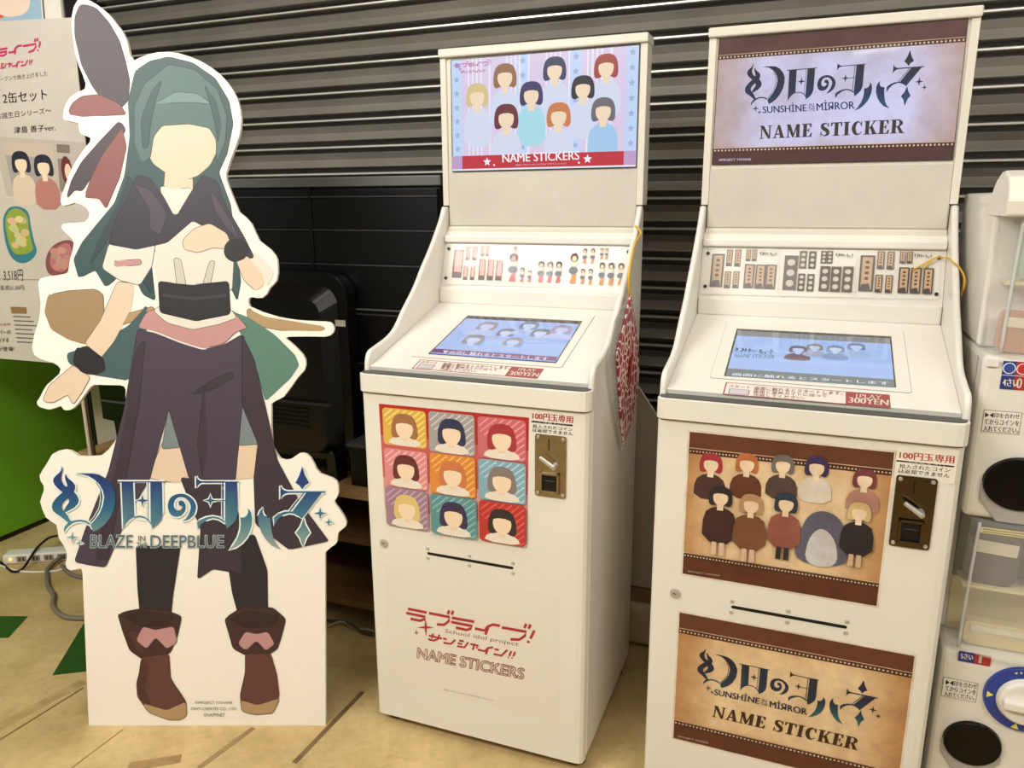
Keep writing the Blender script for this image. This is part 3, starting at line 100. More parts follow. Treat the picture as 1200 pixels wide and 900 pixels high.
'TX': [('d1', '100円玉専用', [(0.1504, 0.8691), (0.2412, 0.8685), (0.1509, 0.885)], (196, 44, 40), 0.03), ('d1b', '投入されたコイン', [(0.1504, 0.8496), (0.2403, 0.8506), (0.1509, 0.8575)], (40, 36, 36), 0.015), ('d1b', 'は返却できません', [(0.1504, 0.8406), (0.2416, 0.8411), (0.151, 0.8488)], (40, 36, 36), 0.015), ('d1w', 'ご注意下さい', [(0.1651, 0.8608), (0.2265, 0.8621), (0.1651, 0.8664)], (240, 233, 218), 0.01), ('d2', '100円玉専用', [(0.1716, 0.862), (0.2602, 0.8632), (0.1714, 0.8767)], (196, 44, 40), 0.03), ('d2b', '投入されたコイン', [(0.173, 0.8438), (0.2562, 0.8457), (0.1731, 0.8519)], (40, 36, 36), 0.015), ('d2b', 'は返却できません', [(0.1726, 0.8344), (0.2561, 0.8354), (0.1726, 0.8427)], (40, 36, 36), 0.015), ('d2w', 'ご注意下さい', [(0.184, 0.853), (0.2468, 0.8534), (0.1838, 0.8591)], (240, 233, 218), 0.01), ('l1', 'School idol project', [(-0.0771, 0.3008), (0.1149, 0.3062), (-0.0749, 0.3143)], (110, 60, 60), 0), ('l1o', 'NAME STICKERS', [(-0.1555, 0.2171), (0.1276, 0.2246), (-0.1525, 0.2451)], (178, 32, 52), 0.075), ('l1i', 'NAME STICKERS', [(-0.1555, 0.2171), (0.1276, 0.2246), (-0.1525, 0.2451)], (240, 228, 205), 0.012), ('l1', '©2017 プロジェクトラブライブ!サンシャイン!!', [(-0.0845, 0.1414), (0.0485, 0.1442), (-0.0834, 0.1465)], (40, 36, 36), 0.0), ('g1', '©2017 プロジェクトラブライブ!サンシャイン!!', [(-0.1028, 0.5589), (0.0294, 0.5607), (-0.1026, 0.5641)], (40, 36, 36), 0), ('a2', '©PROJECT YOHANE', [(-0.2011, 0.5655), (-0.1356, 0.5676), (-0.2009, 0.5706)], (225, 205, 190), 0.01), ('n2', 'SUNSHİNE', [(-0.1318, 0.2865), (-0.0389, 0.2882), (-0.1311, 0.3061)], (36, 52, 84), 0.02), ('n2', 'IN', [(-0.0334, 0.2953), (-0.0239, 0.2957), (-0.0338, 0.3019)], (36, 52, 84), 0.0), ('n2', 'THE', [(-0.0362, 0.2868), (-0.0216, 0.2871), (-0.0367, 0.2934)], (36, 52, 84), 0.0), ('n2', 'MİЯROR', [(-0.0172, 0.2867), (0.0563, 0.2868), (-0.0178, 0.3071)], (36, 52, 84), 0.02), ('n2c', '©PROJECT YOHANE', [(-0.2042, 0.159), (-0.1378, 0.161), (-0.2035, 0.1653)], (225, 205, 190), 0.01), ('h2', 'SUNSHİNE', [(-0.1467, 1.5272), (-0.0509, 1.5273), (-0.1492, 1.5478)], (20, 50, 110), 0.02), ('h2', 'IN', [(-0.0464, 1.5355), (-0.036, 1.5356), (-0.047, 1.544)], (20, 50, 110), 0), ('h2', 'THE', [(-0.0478, 1.5271), (-0.0333, 1.5276), (-0.0485, 1.5356)], (20, 50, 110), 0), ('h2', 'MİЯROR', [(-0.0291, 1.5274), (0.0503, 1.528), (-0.0319, 1.5495)], (20, 50, 110), 0.02), ('h2c', '©PROJECT YOHANE', [(-0.2414, 1.4195), (-0.1671, 1.4195), (-0.2418, 1.4268)], (225, 215, 235), 0.01), ('h1', 'NAME STICKERS', [(-0.099, 1.4298), (0.1125, 1.4322), (-0.0998, 1.4512)], (250, 245, 250), 0.03), ('h1', '©2017 プロジェクトラブライブ!サンシャイン!!', [(-0.0625, 1.4199), (0.0773, 1.4211), (-0.0625, 1.4244)], (250, 230, 235), 0.0), ('t2', 'NAME STICKER', [(-0.151, 0.1678), (-0.0691, 0.1746), (-0.1495, 0.1842)], (50, 60, 90), 0.0), ('p2', '1PLAY', [(0.0907, 0.0385), (0.1346, 0.0399), (0.0916, 0.0534)], (240, 233, 218), 0.015), ('p2', '300YEN', [(0.0776, 0.0167), (0.1458, 0.0182), (0.079, 0.038)], (240, 233, 218), 0.025), ('p2k', '画面に触れるとスタートします。', [(-0.097, 0.0362), (0.0669, 0.0432), (-0.0964, 0.0511)], (110, 50, 50), 0), ('p2k', '画面と音声ガイドに従って', [(-0.097, 0.0233), (0.0394, 0.0293), (-0.0969, 0.0353)], (110, 50, 50), 0), ('p2k', '作成してください。', [(-0.0965, 0.0107), (-0.0011, 0.0154), (-0.0964, 0.0217)], (110, 50, 50), 0), ('t2w', '画面に触れるとスタートします', [(-0.1445, 0.0824), (0.1501, 0.092), (-0.1447, 0.0954)], (235, 240, 250), 0.02), ('p1', '1PLAY', [(0.0952, 0.0456), (0.1357, 0.0454), (0.0951, 0.0573)], (240, 233, 218), 0.03), ('p1', '300YEN', [(0.0827, 0.0221), (0.1496, 0.0233), (0.0813, 0.04)], (240, 233, 218), 0.025), ('p1k', '画面に触れるとスタートします。', [(-0.0895, 0.0403), (0.0747, 0.0457), (-0.0923, 0.0557)], (110, 50, 50), 0), ('p1k', '画面と音声ガイドに従って', [(-0.0883, 0.0301), (0.0483, 0.0348), (-0.0899, 0.0411)], (110, 50, 50), 0), ('p1k', '作成してください。', [(-0.0867, 0.0192), (0.0032, 0.0226), (-0.0879, 0.0293)], (110, 50, 50), 0), ('t1w', '▼画面に触れるとスタートします', [(-0.1137, 0.0902), (0.1511, 0.0914), (-0.1175, 0.1082)], (235, 225, 245), 0.02), ('s', 'BLAZE', [(-0.2824, 0.4751), (-0.1742, 0.4749), (-0.28, 0.5079)], (84, 110, 118), 0.0), ('s', 'IN', [(-0.1582, 0.4921), (-0.1412, 0.492), (-0.1576, 0.506)], (84, 110, 118), 0), ('s', 'THE', [(-0.1637, 0.4749), (-0.1371, 0.4748), (-0.1631, 0.4888)], (84, 110, 118), 0), ('s', 'DEEPBLUE', [(-0.1274, 0.4748), (0.0604, 0.4745), (-0.1261, 0.5067)], (84, 110, 118), 0), ('s', '©PROJECT YOHANE', [(-0.0276, 0.0578), (0.0692, 0.0578), (-0.0273, 0.067)], (80, 66, 56), 0), ('s', '©INTI CREATES CO., LTD.', [(-0.0401, 0.0417), (0.0813, 0.0416), (-0.0398, 0.0509)], (80, 66, 56), 0), ('s', '©HAPPINET', [(-0.0064, 0.0255), (0.0488, 0.0255), (-0.0061, 0.0347)], (80, 66, 56), 0), ('p', 'オーブンで焼き上げました', [(-0.2201, 1.6972), (-0.0219, 1.7097), (-0.2201, 1.7117)], (90, 84, 80), 0), ('p', '2缶セット', [(-0.2041, 1.6338), (-0.0358, 1.6408), (-0.2015, 1.6665)], (40, 36, 36), 0.01), ('p', 'お誕生日シリーズ〜', [(-0.2392, 1.5885), (-0.0282, 1.6006), (-0.237, 1.6069)], (40, 36, 36), 0), ('p', '津島 善子ver.', [(-0.1795, 1.5444), (-0.0209, 1.5496), (-0.1766, 1.5646)], (40, 36, 36), 0.01), ('p', '3,518円', [(-0.3103, 1.0765), (-0.2312, 1.0797), (-0.3049, 1.115)], (40, 36, 36), 0.0), ('p', '1個 (税込1,200円)', [(-0.334, 1.0446), (-0.2322, 1.0486), (-0.3303, 1.0635)], (90, 84, 80), 0), ('p', 'が登場!', [(-0.3806, 0.8369), (-0.3132, 0.8409), (-0.3775, 0.8525)], (40, 36, 36), 0.01), ('p', 'がする', [(-0.3743, 0.8686), (-0.3287, 0.8716), (-0.3714, 0.8835)], (40, 36, 36), 0.01), ('p', 'バーの', [(-0.3667, 0.8967), (-0.3155, 0.8997), (-0.3639, 0.9109)], (40, 36, 36), 0.01), ('pr', 'が登場!', [(-0.3537, 0.9265), (-0.3106, 0.9291), (-0.352, 0.9348)], (190, 40, 90), 0.0), ('c', '▶◀印を合わせ', [(0.3138, 0.9342), (0.3686, 0.9362), (0.3133, 0.9438)], (40, 36, 36), 0.02), ('c', 'てからコインを', [(0.3139, 0.921), (0.3696, 0.9229), (0.3133, 0.9315)], (40, 36, 36), 0.02), ('c', '入れてください。', [(0.314, 0.9078), (0.3699, 0.9094), (0.3134, 0.9183)], (40, 36, 36), 0.02), ('c2', '▶◀印を合わせ', [(0.312, 0.37), (0.367, 0.3735), (0.3117, 0.3817)], (40, 36, 36), 0.02), ('c2', 'てからコインを', [(0.3124, 0.357), (0.3666, 0.3604), (0.3122, 0.3681)], (40, 36, 36), 0.02), ('c2', '入れてください。', [(0.3118, 0.3443), (0.3651, 0.3476), (0.3116, 0.3549)], (40, 36, 36), 0.02), ('cw', '4さい', [(0.3346, 0.9961), (0.3589, 0.996), (0.3335, 1.0105)], (240, 233, 218), 0.03), ('cw2', '5さい', [(0.332, 0.4345), (0.3528, 0.4349), (0.3306, 0.4469)], (240, 233, 218), 0.03)],
'TRI1': [(-1.8148,2.2997),(-1.6054,2.295),(-1.589,2.1673),(-1.7225,2.1661)],
'TRI2': [(-1.3964,2.2481),(-1.3352,1.9685),(-1.1137,2.0148)],
'BLACKCORD': [(-1.9502,2.6835),(-1.8819,2.6272),(-1.8477,2.6032),(-1.82,2.6197),(-1.8193,2.7033),(-1.8254,2.7919),(-1.832,2.8619)],
'GREYCORD': [(-1.7232,2.6951),(-1.7281,2.6255),(-1.7061,2.5718),(-1.6473,2.4822),(-1.5939,2.4214),(-1.5566,2.352),(-1.5018,2.2966),(-1.4472,2.2695),(-1.3741,2.2688)],
'LOOP': [(-1.6918,2.6456),(-1.6387,2.5909),(-1.5826,2.5574),(-1.5194,2.5438)],
'STRIP': [(-1.9325,2.6762),(-1.7083,2.7092)],
'TAPE1': [(-0.5353,1.6069),(-0.4208,1.8834)],
'TAPE2': [(-0.9353,1.5953),(-0.819,1.6237)],
'SEAM1': [(-1.3866,1.6798),(-1.228,1.9371)],
'SEAM2': [(-1.0707,1.5934),(-1.0148,1.7317)],
'SEAM3': [(-0.762,1.5911),(-0.6772,1.7357)],
'SEAM4': [(-1.3443,1.6186),(-1.2129,1.9093)],
'WCORD': [(-2.0348,2.713),(-1.8413,2.6132),(-1.7098,2.605),(-1.6654,2.6385)],
'CABLES': [(-0.604,2.2048),(-0.5548,2.2297),(-0.5084,2.2039),(-0.4638,2.1836),(-0.4207,2.1684)],
'GREENF': [(-2.0727,2.8727),(-1.9898,3.0983)],
'POUCH': [(0.2857,1.1106),(0.2237,1.0402),(0.1661,0.9943),(0.185,0.9367),(0.2098,0.8695),(0.2357,0.7994),(0.2652,0.743),(0.2956,0.7605),(0.3599,0.7874),(0.4125,0.8472),(0.4149,0.899),(0.3864,0.9824),(0.3416,1.0496)],
'CORD1': [(0.3158,1.2248),(0.2698,1.1603),(0.2907,1.108)],
'BAG': [(0.277,1.1075),(0.1535,1.0703),(0.0991,0.9933),(0.1209,0.9308),(0.1796,0.8358),(0.2627,0.7261)],
'TVO': [(-0.9374,1.1169),(-0.6801,1.1241),(-0.6391,1.1127),(-0.6139,1.0909),(-0.5983,1.0587),(-0.5979,1.0207),(-0.6191,0.7898),(-0.6431,0.5685)],
'TVVENT': [(-0.8849,0.7206),(-0.6445,0.731),(-0.8917,0.6492),(-0.7279,0.6599)],
'CAB': [(-1.1064,1.4124),(-0.3052,1.4044),(-0.3061,1.3742),(-1.0495,1.3777),(-0.7324,1.3742),(-0.3069,1.3461),(-0.7422,1.2478),(-0.7502,1.1441),(-0.3617,1.0133),(-0.7618,0.9948)],
'BOXR': [(-0.6744,0.6153),(-0.5516,0.6038),(-0.5547,0.551)],
'GAPB': [(0.2406,0.8142),(0.2558,0.8029),(0.3177,0.7153),(0.3205,0.1861),(0.2502,0.1842),(0.2565,0.151),(0.3138,0.1565),(0.2596,0.1373),(0.3147,0.062),(0.2597,0.0503)],
'LB': [(-1.7597,0.7116),(-1.6407,0.7207),(-1.682,0.4731),(-1.8009,0.4568),(-1.7279,0.6754),(-1.6096,0.6851),(-1.6303,0.5575),(-1.7413,0.5499),(-1.6725,0.5304)],
'C_CHUTE': [(0.3222,0.8054),(0.3718,0.8633),(0.3847,0.7611),(0.3185,0.2376),(0.4248,0.2681),(0.367,0.3015),(0.3786,0.2022)],
'C_DIAL': [(0.3771,0.3553),(0.4333,0.4326),(0.449,0.3084),(0.3904,0.3685),(0.4367,0.4052),(0.4462,0.3309)],
'C_LABT': [(0.3303,1.0426),(0.3686,1.0419),(0.3731,0.99),(0.3316,0.9915)],
'C_LABW': [(0.3107,0.9471),(0.3706,0.9486),(0.3716,0.9069),(0.3119,0.9066)],
'C_LABW2': [(0.3083,0.3848),(0.3684,0.3868),(0.3685,0.344),(0.3068,0.3431)],
'C_LABB': [(0.3271,0.4512),(0.3824,0.4501),(0.383,0.4294),(0.3287,0.4286)],
'C_LABY': [(0.3312,0.7216),(0.4095,0.7167),(0.4105,0.7024),(0.3327,0.7083)],
'C_BIN': [(0.2874,1.0486),(0.2851,1.1845),(0.2821,1.297),(0.2996,0.4813),(0.2938,0.7299),(0.3163,0.698),(0.3275,0.4609)],
'HD1': [((-0.0927,1.6461),0.0257,(150,105,70),(214,222,245)),((0.043,1.6551),0.0245,(40,50,90),(214,222,245)),((0.1769,1.653),0.0243,(165,60,55),(214,222,245)),((-0.1716,1.6021),0.0255,(216,196,140),(214,222,245)),((0.1185,1.6065),0.024,(45,32,42),(214,222,245)),((-0.0191,1.5987),0.0252,(52,45,95),(170,222,235)),((0.1725,1.5512),0.0246,(110,104,112),(165,205,240)),((-0.0885,1.545),0.027,(108,36,48),(214,222,245)),((0.0559,1.5434),0.0257,(205,125,75),(214,222,245))],
'HA2': [((-0.1666,0.8115),0.0171,(172,52,62),(78,48,44)),((-0.097,0.8202),0.0165,(190,112,64),(104,58,34)),((-0.0296,0.8263),0.0159,(122,112,106),(84,64,58)),((0.0318,0.8295),0.0162,(62,48,92),(226,216,200)),((0.1175,0.8163),0.0156,(122,58,62),(184,134,118)),((-0.1434,0.7442),0.0179,(46,36,42),(64,36,36)),((-0.0833,0.7364),0.0174,(192,152,112),(122,78,48)),((-0.0179,0.7483),0.0168,(46,56,76),(150,90,75)),((0.1141,0.7496),0.0158,(216,192,134),(42,36,40))],
'BEAST': [((0.0532,0.6879),0.0369,(92,92,112),(205,205,205))],
'HT1': [((-0.0647,0.2639),0.0178,(150,150,190),(170,195,240)),((-0.001,0.2311),0.0155,(70,90,150),(165,190,240)),((0.0434,0.2778),0.0165,(70,110,170),(165,190,240)),((0.0861,0.2377),0.016,(80,85,130),(165,190,240)),((0.1326,0.2638),0.0168,(180,150,205),(180,195,240)),((-0.0662,0.1775),0.0181,(140,130,170),(165,190,240)),((0.0368,0.1775),0.0158,(150,150,200),(165,190,240))],
'HT2': [((-0.0229,0.23),0.0167,(90,90,130),(100,70,90)),((0.0101,0.2452),0.015,(150,150,140),(160,170,200)),((0.0517,0.2411),0.0163,(130,160,220),(120,150,200)),((0.0925,0.2573),0.0162,(120,150,215),(150,180,225))],
'CELLS': [[[(-0.2238,0.8612),(-0.1097,0.8563),(-0.1114,0.7711),(-0.2214,0.7726)],[(-0.1021,0.8623),(0.0123,0.8641),(0.0128,0.7711),(-0.1027,0.7667)],[(0.0206,0.8633),(0.1351,0.8644),(0.1362,0.7736),(0.0216,0.768)]],[[(-0.2234,0.7596),(-0.1085,0.7631),(-0.1104,0.6702),(-0.2233,0.6679)],[(-0.0997,0.762),(0.0139,0.7651),(0.0132,0.6715),(-0.1015,0.6658)],[(0.0223,0.7641),(0.1362,0.7657),(0.1361,0.6731),(0.0216,0.6685)]],[[(-0.2236,0.6614),(-0.1087,0.6661),(-0.1101,0.5695),(-0.2235,0.5665)],[(-0.1008,0.6608),(0.0156,0.6652),(0.0149,0.5712),(-0.1021,0.5655)],[(0.0224,0.6632),(0.1365,0.667),(0.1365,0.5719),(0.0226,0.5673)]]],
}
# ------------------------------------------------------------------ materials
def lin(c):
    return tuple(((v/255)/12.92 if v/255 <= .04045 else ((v/255+.055)/1.055)**2.4) for v in c)
MATS = {}
def mat(name, col, rough=.5, metal=0, noise=0, nscale=8, coat=0, trans=0, ior=1.45, emit=None, estr=1, bump=0, alpha=1):
    if name in MATS: return MATS[name]
    m = bpy.data.materials.new(name); m.use_nodes = True; nt = m.node_tree; b = nt.nodes['Principled BSDF']
    b.inputs['Base Color'].default_value = (*lin(col), 1); b.inputs['Roughness'].default_value = rough; b.inputs['Metallic'].default_value = metal
    b.inputs['Coat Weight'].default_value = coat; b.inputs['Coat Roughness'].default_value = .06; b.inputs['IOR'].default_value = ior
    b.inputs['Transmission Weight'].default_value = trans; b.inputs['Alpha'].default_value = alpha
    if emit: b.inputs['Emission Color'].default_value = (*lin(emit), 1); b.inputs['Emission Strength'].default_value = estr
    if noise or bump:
        tc = nt.nodes.new('ShaderNodeTexCoord'); n = nt.nodes.new('ShaderNodeTexNoise'); n.inputs['Scale'].default_value = nscale; n.inputs['Detail'].default_value = 5
        nt.links.new(tc.outputs['Object'], n.inputs['Vector'])
        if noise:
            r = nt.nodes.new('ShaderNodeValToRGB'); r.color_ramp.elements[0].position = .3; r.color_ramp.elements[1].position = .7
            l = lin(col); r.color_ramp.elements[0].color = (*[max(0, v*(1-noise)) for v in l], 1); r.color_ramp.elements[1].color = (*[min(1, v*(1+noise*.5)) for v in l], 1)
            nt.links.new(n.outputs['Fac'], r.inputs['Fac']); nt.links.new(r.outputs['Color'], b.inputs['Base Color'])
        if bump:
            bp = nt.nodes.new('ShaderNodeBump'); bp.inputs['Strength'].default_value = bump; bp.inputs['Distance'].default_value = .002
            nt.links.new(n.outputs['Fac'], bp.inputs['Height']); nt.links.new(bp.outputs['Normal'], b.inputs['Normal'])
    MATS[name] = m; return m
def print_mat(name, rough=.45, emit=0, coat=0, mottle=0):
    if name in MATS: return MATS[name]
    m = bpy.data.materials.new(name); m.use_nodes = True; nt = m.node_tree; b = nt.nodes['Principled BSDF']
    a = nt.nodes.new('ShaderNodeVertexColor'); a.layer_name = 'ink'; src = a.outputs['Color']
    if mottle:
        tc = nt.nodes.new('ShaderNodeTexCoord'); n = nt.nodes.new('ShaderNodeTexNoise'); n.inputs['Scale'].default_value = 14; n.inputs['Detail'].default_value = 8; n.inputs['Roughness'].default_value = .65
        nt.links.new(tc.outputs['Object'], n.inputs['Vector'])
        r = nt.nodes.new('ShaderNodeValToRGB'); r.color_ramp.elements[0].position = .3; r.color_ramp.elements[1].position = .62
        r.color_ramp.elements[0].color = (1-mottle, 1-mottle*1.25, 1-mottle*1.5, 1); r.color_ramp.elements[1].color = (1, 1, 1, 1)
        nt.links.new(n.outputs['Fac'], r.inputs['Fac'])
        mx = nt.nodes.new('ShaderNodeMix'); mx.data_type = 'RGBA'; mx.blend_type = 'MULTIPLY'; mx.inputs[0].default_value = 1
        nt.links.new(src, mx.inputs[6]); nt.links.new(r.outputs['Color'], mx.inputs[7]); src = mx.outputs[2]
    b.inputs['Roughness'].default_value = rough; b.inputs['Coat Weight'].default_value = coat; b.inputs['Coat Roughness'].default_value = .04
    if emit:
        b.inputs['Base Color'].default_value = (.02, .02, .02, 1); nt.links.new(src, b.inputs['Emission Color']); b.inputs['Emission Strength'].default_value = emit
    else: nt.links.new(src, b.inputs['Base Color'])
    MATS[name] = m; return m

# ------------------------------------------------------------------ object helpers
def obj(name, bm, m, parent=None, smooth=False, bevel=0, seg=2):
    me = bpy.data.meshes.new(name); bmesh.ops.recalc_face_normals(bm, faces=bm.faces); bm.to_mesh(me); bm.free()
    if smooth:
        for f in me.polygons: f.use_smooth = True
    o = bpy.data.objects.new(name, me); COL.objects.link(o)
    if m: me.materials.append(m)
    if parent: o.parent = parent
    if bevel:
        b = o.modifiers.new('bevel', 'BEVEL'); b.width = bevel; b.segments = seg; b.limit_method = 'ANGLE'; b.angle_limit = R(40)
    return o
def tag(o, label, cat, group=None, kind=None):
    if label: o['label'] = label
    if cat: o['category'] = cat
    if group: o['group'] = group
    if kind: o['kind'] = kind
    return o
def thing(name, label, cat, loc=(0, 0, 0), rz=0, group=None):
    o = bpy.data.objects.new(name, None); COL.objects.link(o); o.location = loc; o.rotation_euler = (0, 0, rz); o.empty_display_size = .1
    return tag(o, label, cat, group)
def box(bm, x0, x1, y0, y1, z0, z1):
    v = [bm.verts.new((x, y, z)) for x in (x0, x1) for y in (y0, y1) for z in (z0, z1)]
    for f in ((0, 1, 3, 2), (4, 6, 7, 5), (0, 4, 5, 1), (2, 3, 7, 6), (0, 2, 6, 4), (1, 5, 7, 3)): bm.faces.new([v[i] for i in f])
    return v
def B(*a):
    bm = bmesh.new(); box(bm, *a); return bm
def tess(bm, loops, fn):
    """fill 2-D loops (first outer, rest holes) mapped through fn"""
    pts = [p for l in loops for p in l]
    vs = [bm.verts.new(fn(p)) for p in pts]; out = []
    for t in tessellate_polygon([[Vector((p[0], p[1], 0)) for p in l] for l in loops]):
        try: out.append(bm.faces.new([vs[i] for i in t]))
        except ValueError: pass
    return out
def prism(bm, pts, fa, fb):
    """solid between outline mapped by fa and by fb"""
    n = len(pts); A = [bm.verts.new(fa(p)) for p in pts]; Bv = [bm.verts.new(fb(p)) for p in pts]
    for t in tessellate_polygon([[Vector((p[0], p[1], 0)) for p in pts]]):
        try: bm.faces.new([A[i] for i in t]); bm.faces.new([Bv[i] for i in reversed(t)])
        except ValueError: pass
    for i in range(n):
        j = (i+1) % n
        try: bm.faces.new((A[i], A[j], Bv[j], Bv[i]))
        except ValueError: pass
def prism_x(bm, pts, x0, x1):
    prism(bm, pts, lambda p: (x0, p[0], p[1]), lambda p: (x1, p[0], p[1]))
def cyl(bm, p0, p1, r0, r1=None, n=20, cap=True):
    p0 = Vector(p0); p1 = Vector(p1); r1 = r0 if r1 is None else r1
    d = (p1-p0).normalized(); a = d.orthogonal().normalized(); b = d.cross(a)
    A = [bm.verts.new(p0 + (a*math.cos(t)+b*math.sin(t))*r0) for t in [2*math.pi*i/n for i in range(n)]]
    Bv = [bm.verts.new(p1 + (a*math.cos(t)+b*math.sin(t))*r1) for t in [2*math.pi*i/n for i in range(n)]]
    for i in range(n): bm.faces.new((A[i], A[(i+1) % n], Bv[(i+1) % n], Bv[i]))
    if cap: bm.faces.new(A); bm.faces.new(Bv[::-1])
def catmull(pts, n=6):
    P = [Vector(p) for p in pts]; out = []
    for i in range(len(P)-1):
        a, b, c, d = P[max(i-1, 0)], P[i], P[i+1], P[min(i+2, len(P)-1)]
        for k in range(n):
            t = k/n; out.append(.5*((2*b)+(c-a)*t+(2*a-5*b+4*c-d)*t*t+(3*b-a-3*c+d)*t**3))
    out.append(P[-1]); return out
def tube(bm, pts, r, n=8, smooth=6):
    P = catmull(pts, smooth) if smooth else [Vector(p) for p in pts]; rings = []; nrm = None
    for i, p in enumerate(P):
        d = (P[min(i+1, len(P)-1)]-P[max(i-1, 0)]).normalized()
        nrm = d.orthogonal().normalized() if nrm is None else (nrm-d*nrm.dot(d)).normalized()
        b = d.cross(nrm); rings.append([bm.verts.new(p+(nrm*math.cos(t)+b*math.sin(t))*r) for t in [2*math.pi*k/n for k in range(n)]])
    for a, b in zip(rings, rings[1:]):
        for k in range(n): bm.faces.new((a[k], a[(k+1) % n], b[(k+1) % n], b[k]))
    bm.faces.new(rings[0]); bm.faces.new(rings[-1][::-1])
def rrect(x0, x1, y0, y1, r, n=5):
    out = []
    for cx, cy, a in ((x1-r, y1-r, 0), (x0+r, y1-r, 90), (x0+r, y0+r, 180), (x1-r, y0+r, 270)):
        for k in range(n+1): t = R(a+90*k/n); out.append((cx+r*math.cos(t), cy+r*math.sin(t)))
    return out
def ell(cx, cy, rx, ry, n=24): return [(cx+rx*math.cos(2*math.pi*i/n), cy+ry*math.sin(2*math.pi*i/n)) for i in range(n)]
def chaikin(p, it=2):
    for _ in range(it):
        q = []
        for i in range(len(p)):
            a, b = p[i], p[(i+1) % len(p)]
            q += [(a[0]*.75+b[0]*.25, a[1]*.75+b[1]*.25), (a[0]*.25+b[0]*.75, a[1]*.25+b[1]*.75)]
        p = q
    return p
def stroke2(pts, w):
    P = [Vector(p) for p in pts]; l = []; r = []
    for i, q in enumerate(P):
        d = (P[min(i+1, len(P)-1)]-P[max(i-1, 0)]).normalized(); n = Vector((-d.y, d.x))*w/2
        l.append(tuple(q+n)); r.append(tuple(q-n))
    return l+r[::-1]
def star2(cx, cy, r, n=5, k=.45, a0=90):
    return [(cx+(r if i % 2 == 0 else r*k)*math.cos(R(a0)+i*math.pi/n), cy+(r if i % 2 == 0 else r*k)*math.sin(R(a0)+i*math.pi/n)) for i in range(2*n)]
def affine(src, dst):
    (a, b, c), (A, Bq, Cq) = [Vector(p) for p in src], [Vector(p) for p in dst]
    M = Matrix((b-a, c-a)).transposed().inverted(); N = Matrix((Bq-A, Cq-A)).transposed(); T = N @ M
    return lambda p: tuple(A + T @ (Vector(p)-a))
def inquad(q):
    """unit square (u right, v down) into the quad TL, TR, BR, BL"""
    q = [Vector(p) for p in q]
    return lambda u, v: tuple((q[0]*(1-u)+q[1]*u)*(1-v)+(q[3]*(1-u)+q[2]*u)*v)
def densify(p, d=.018):
    out = []
    for i in range(len(p)):
        a, b = Vector(p[i]), Vector(p[(i+1) % len(p)]); n = max(1, int((b-a).length/d+.5)); out += [tuple(a+(b-a)*k/n) for k in range(n)]
    return out
class Art:
    """flat print: coloured polygons stacked on one surface, one mesh"""
    def __init__(s, O, U, V, N, step=.0001, base=.0004):
        s.O, s.U, s.V, s.N = Vector(O), Vector(U), Vector(V), Vector(N); s.step = step; s.base = base; s.n = 0
        s.bm = bmesh.new(); s.c = s.bm.loops.layers.float_color.new('ink')
    def add(s, pts, col, holes=(), up=1):
        s.n += up; off = s.N*(s.base+s.step*s.n)
        for f in tess(s.bm, [list(pts), *holes], lambda p: s.O+s.U*p[0]+s.V*p[1]+off):
            if f.normal.dot(s.N) == 0: f.normal_update()
            if f.normal.dot(s.N) < 0: f.normal_flip()
            for l in f.loops: l[s.c] = (*lin(col), 1)
    def field(s, f, nx, ny, fn):
        """grid over the unit square of f with a colour per corner"""
        s.n += 1; off = s.N*(s.base+s.step*s.n)
        V = [[s.bm.verts.new(s.O+s.U*f(i/nx, j/ny)[0]+s.V*f(i/nx, j/ny)[1]+off) for j in range(ny+1)] for i in range(nx+1)]
        for i in range(nx):
            for j in range(ny):
                F = s.bm.faces.new((V[i][j], V[i][j+1], V[i+1][j+1], V[i+1][j])); F.normal_update()
                if F.normal.dot(s.N) < 0: F.normal_flip()
                for l in F.loops:
                    a, b = next((a, b) for a in (i, i+1) for b in (j, j+1) if V[a][b] is l.vert); l[s.c] = (*lin(fn(a/nx, b/ny)), 1)
    def done(s, name, m, parent):
        me = bpy.data.meshes.new(name); s.bm.to_mesh(me); s.bm.free(); me.materials.append(m)
        o = bpy.data.objects.new(name, me); COL.objects.link(o); o.parent = parent; return o
_GL = {}
def glyphs(s, bold):
    if (s, bold) in _GL: return _GL[(s, bold)]
    c = bpy.data.curves.new('lettering', 'FONT'); c.body = s; c.resolution_u = 3; c.offset = bold
    o = bpy.data.objects.new('lettering', c); COL.objects.link(o)
    dg = bpy.context.evaluated_depsgraph_get(); dg.update(); me = bpy.data.meshes.new_from_object(o.evaluated_get(dg))
    vs = [tuple(v.co[:2]) for v in me.vertices]; fs = [tuple(f.vertices) for f in me.polygons]
    bpy.data.objects.remove(o); bpy.data.curves.remove(c); bpy.data.meshes.remove(me)
    x0, x1 = min(v[0] for v in vs)+bold, max(v[0] for v in vs)-bold; y0, y1 = min(v[1] for v in vs)+bold, max(v[1] for v in vs)-bold
    if all(ord(ch) < 128 for ch in s): y0 = max(y0, 0) if not any(ch in 'gjpqy,' for ch in s) else y0
    vs = [((x-x0)/(x1-x0), (y-y0)/(y1-y0)) for x, y in vs]
    _GL[(s, bold)] = (vs, fs); return vs, fs
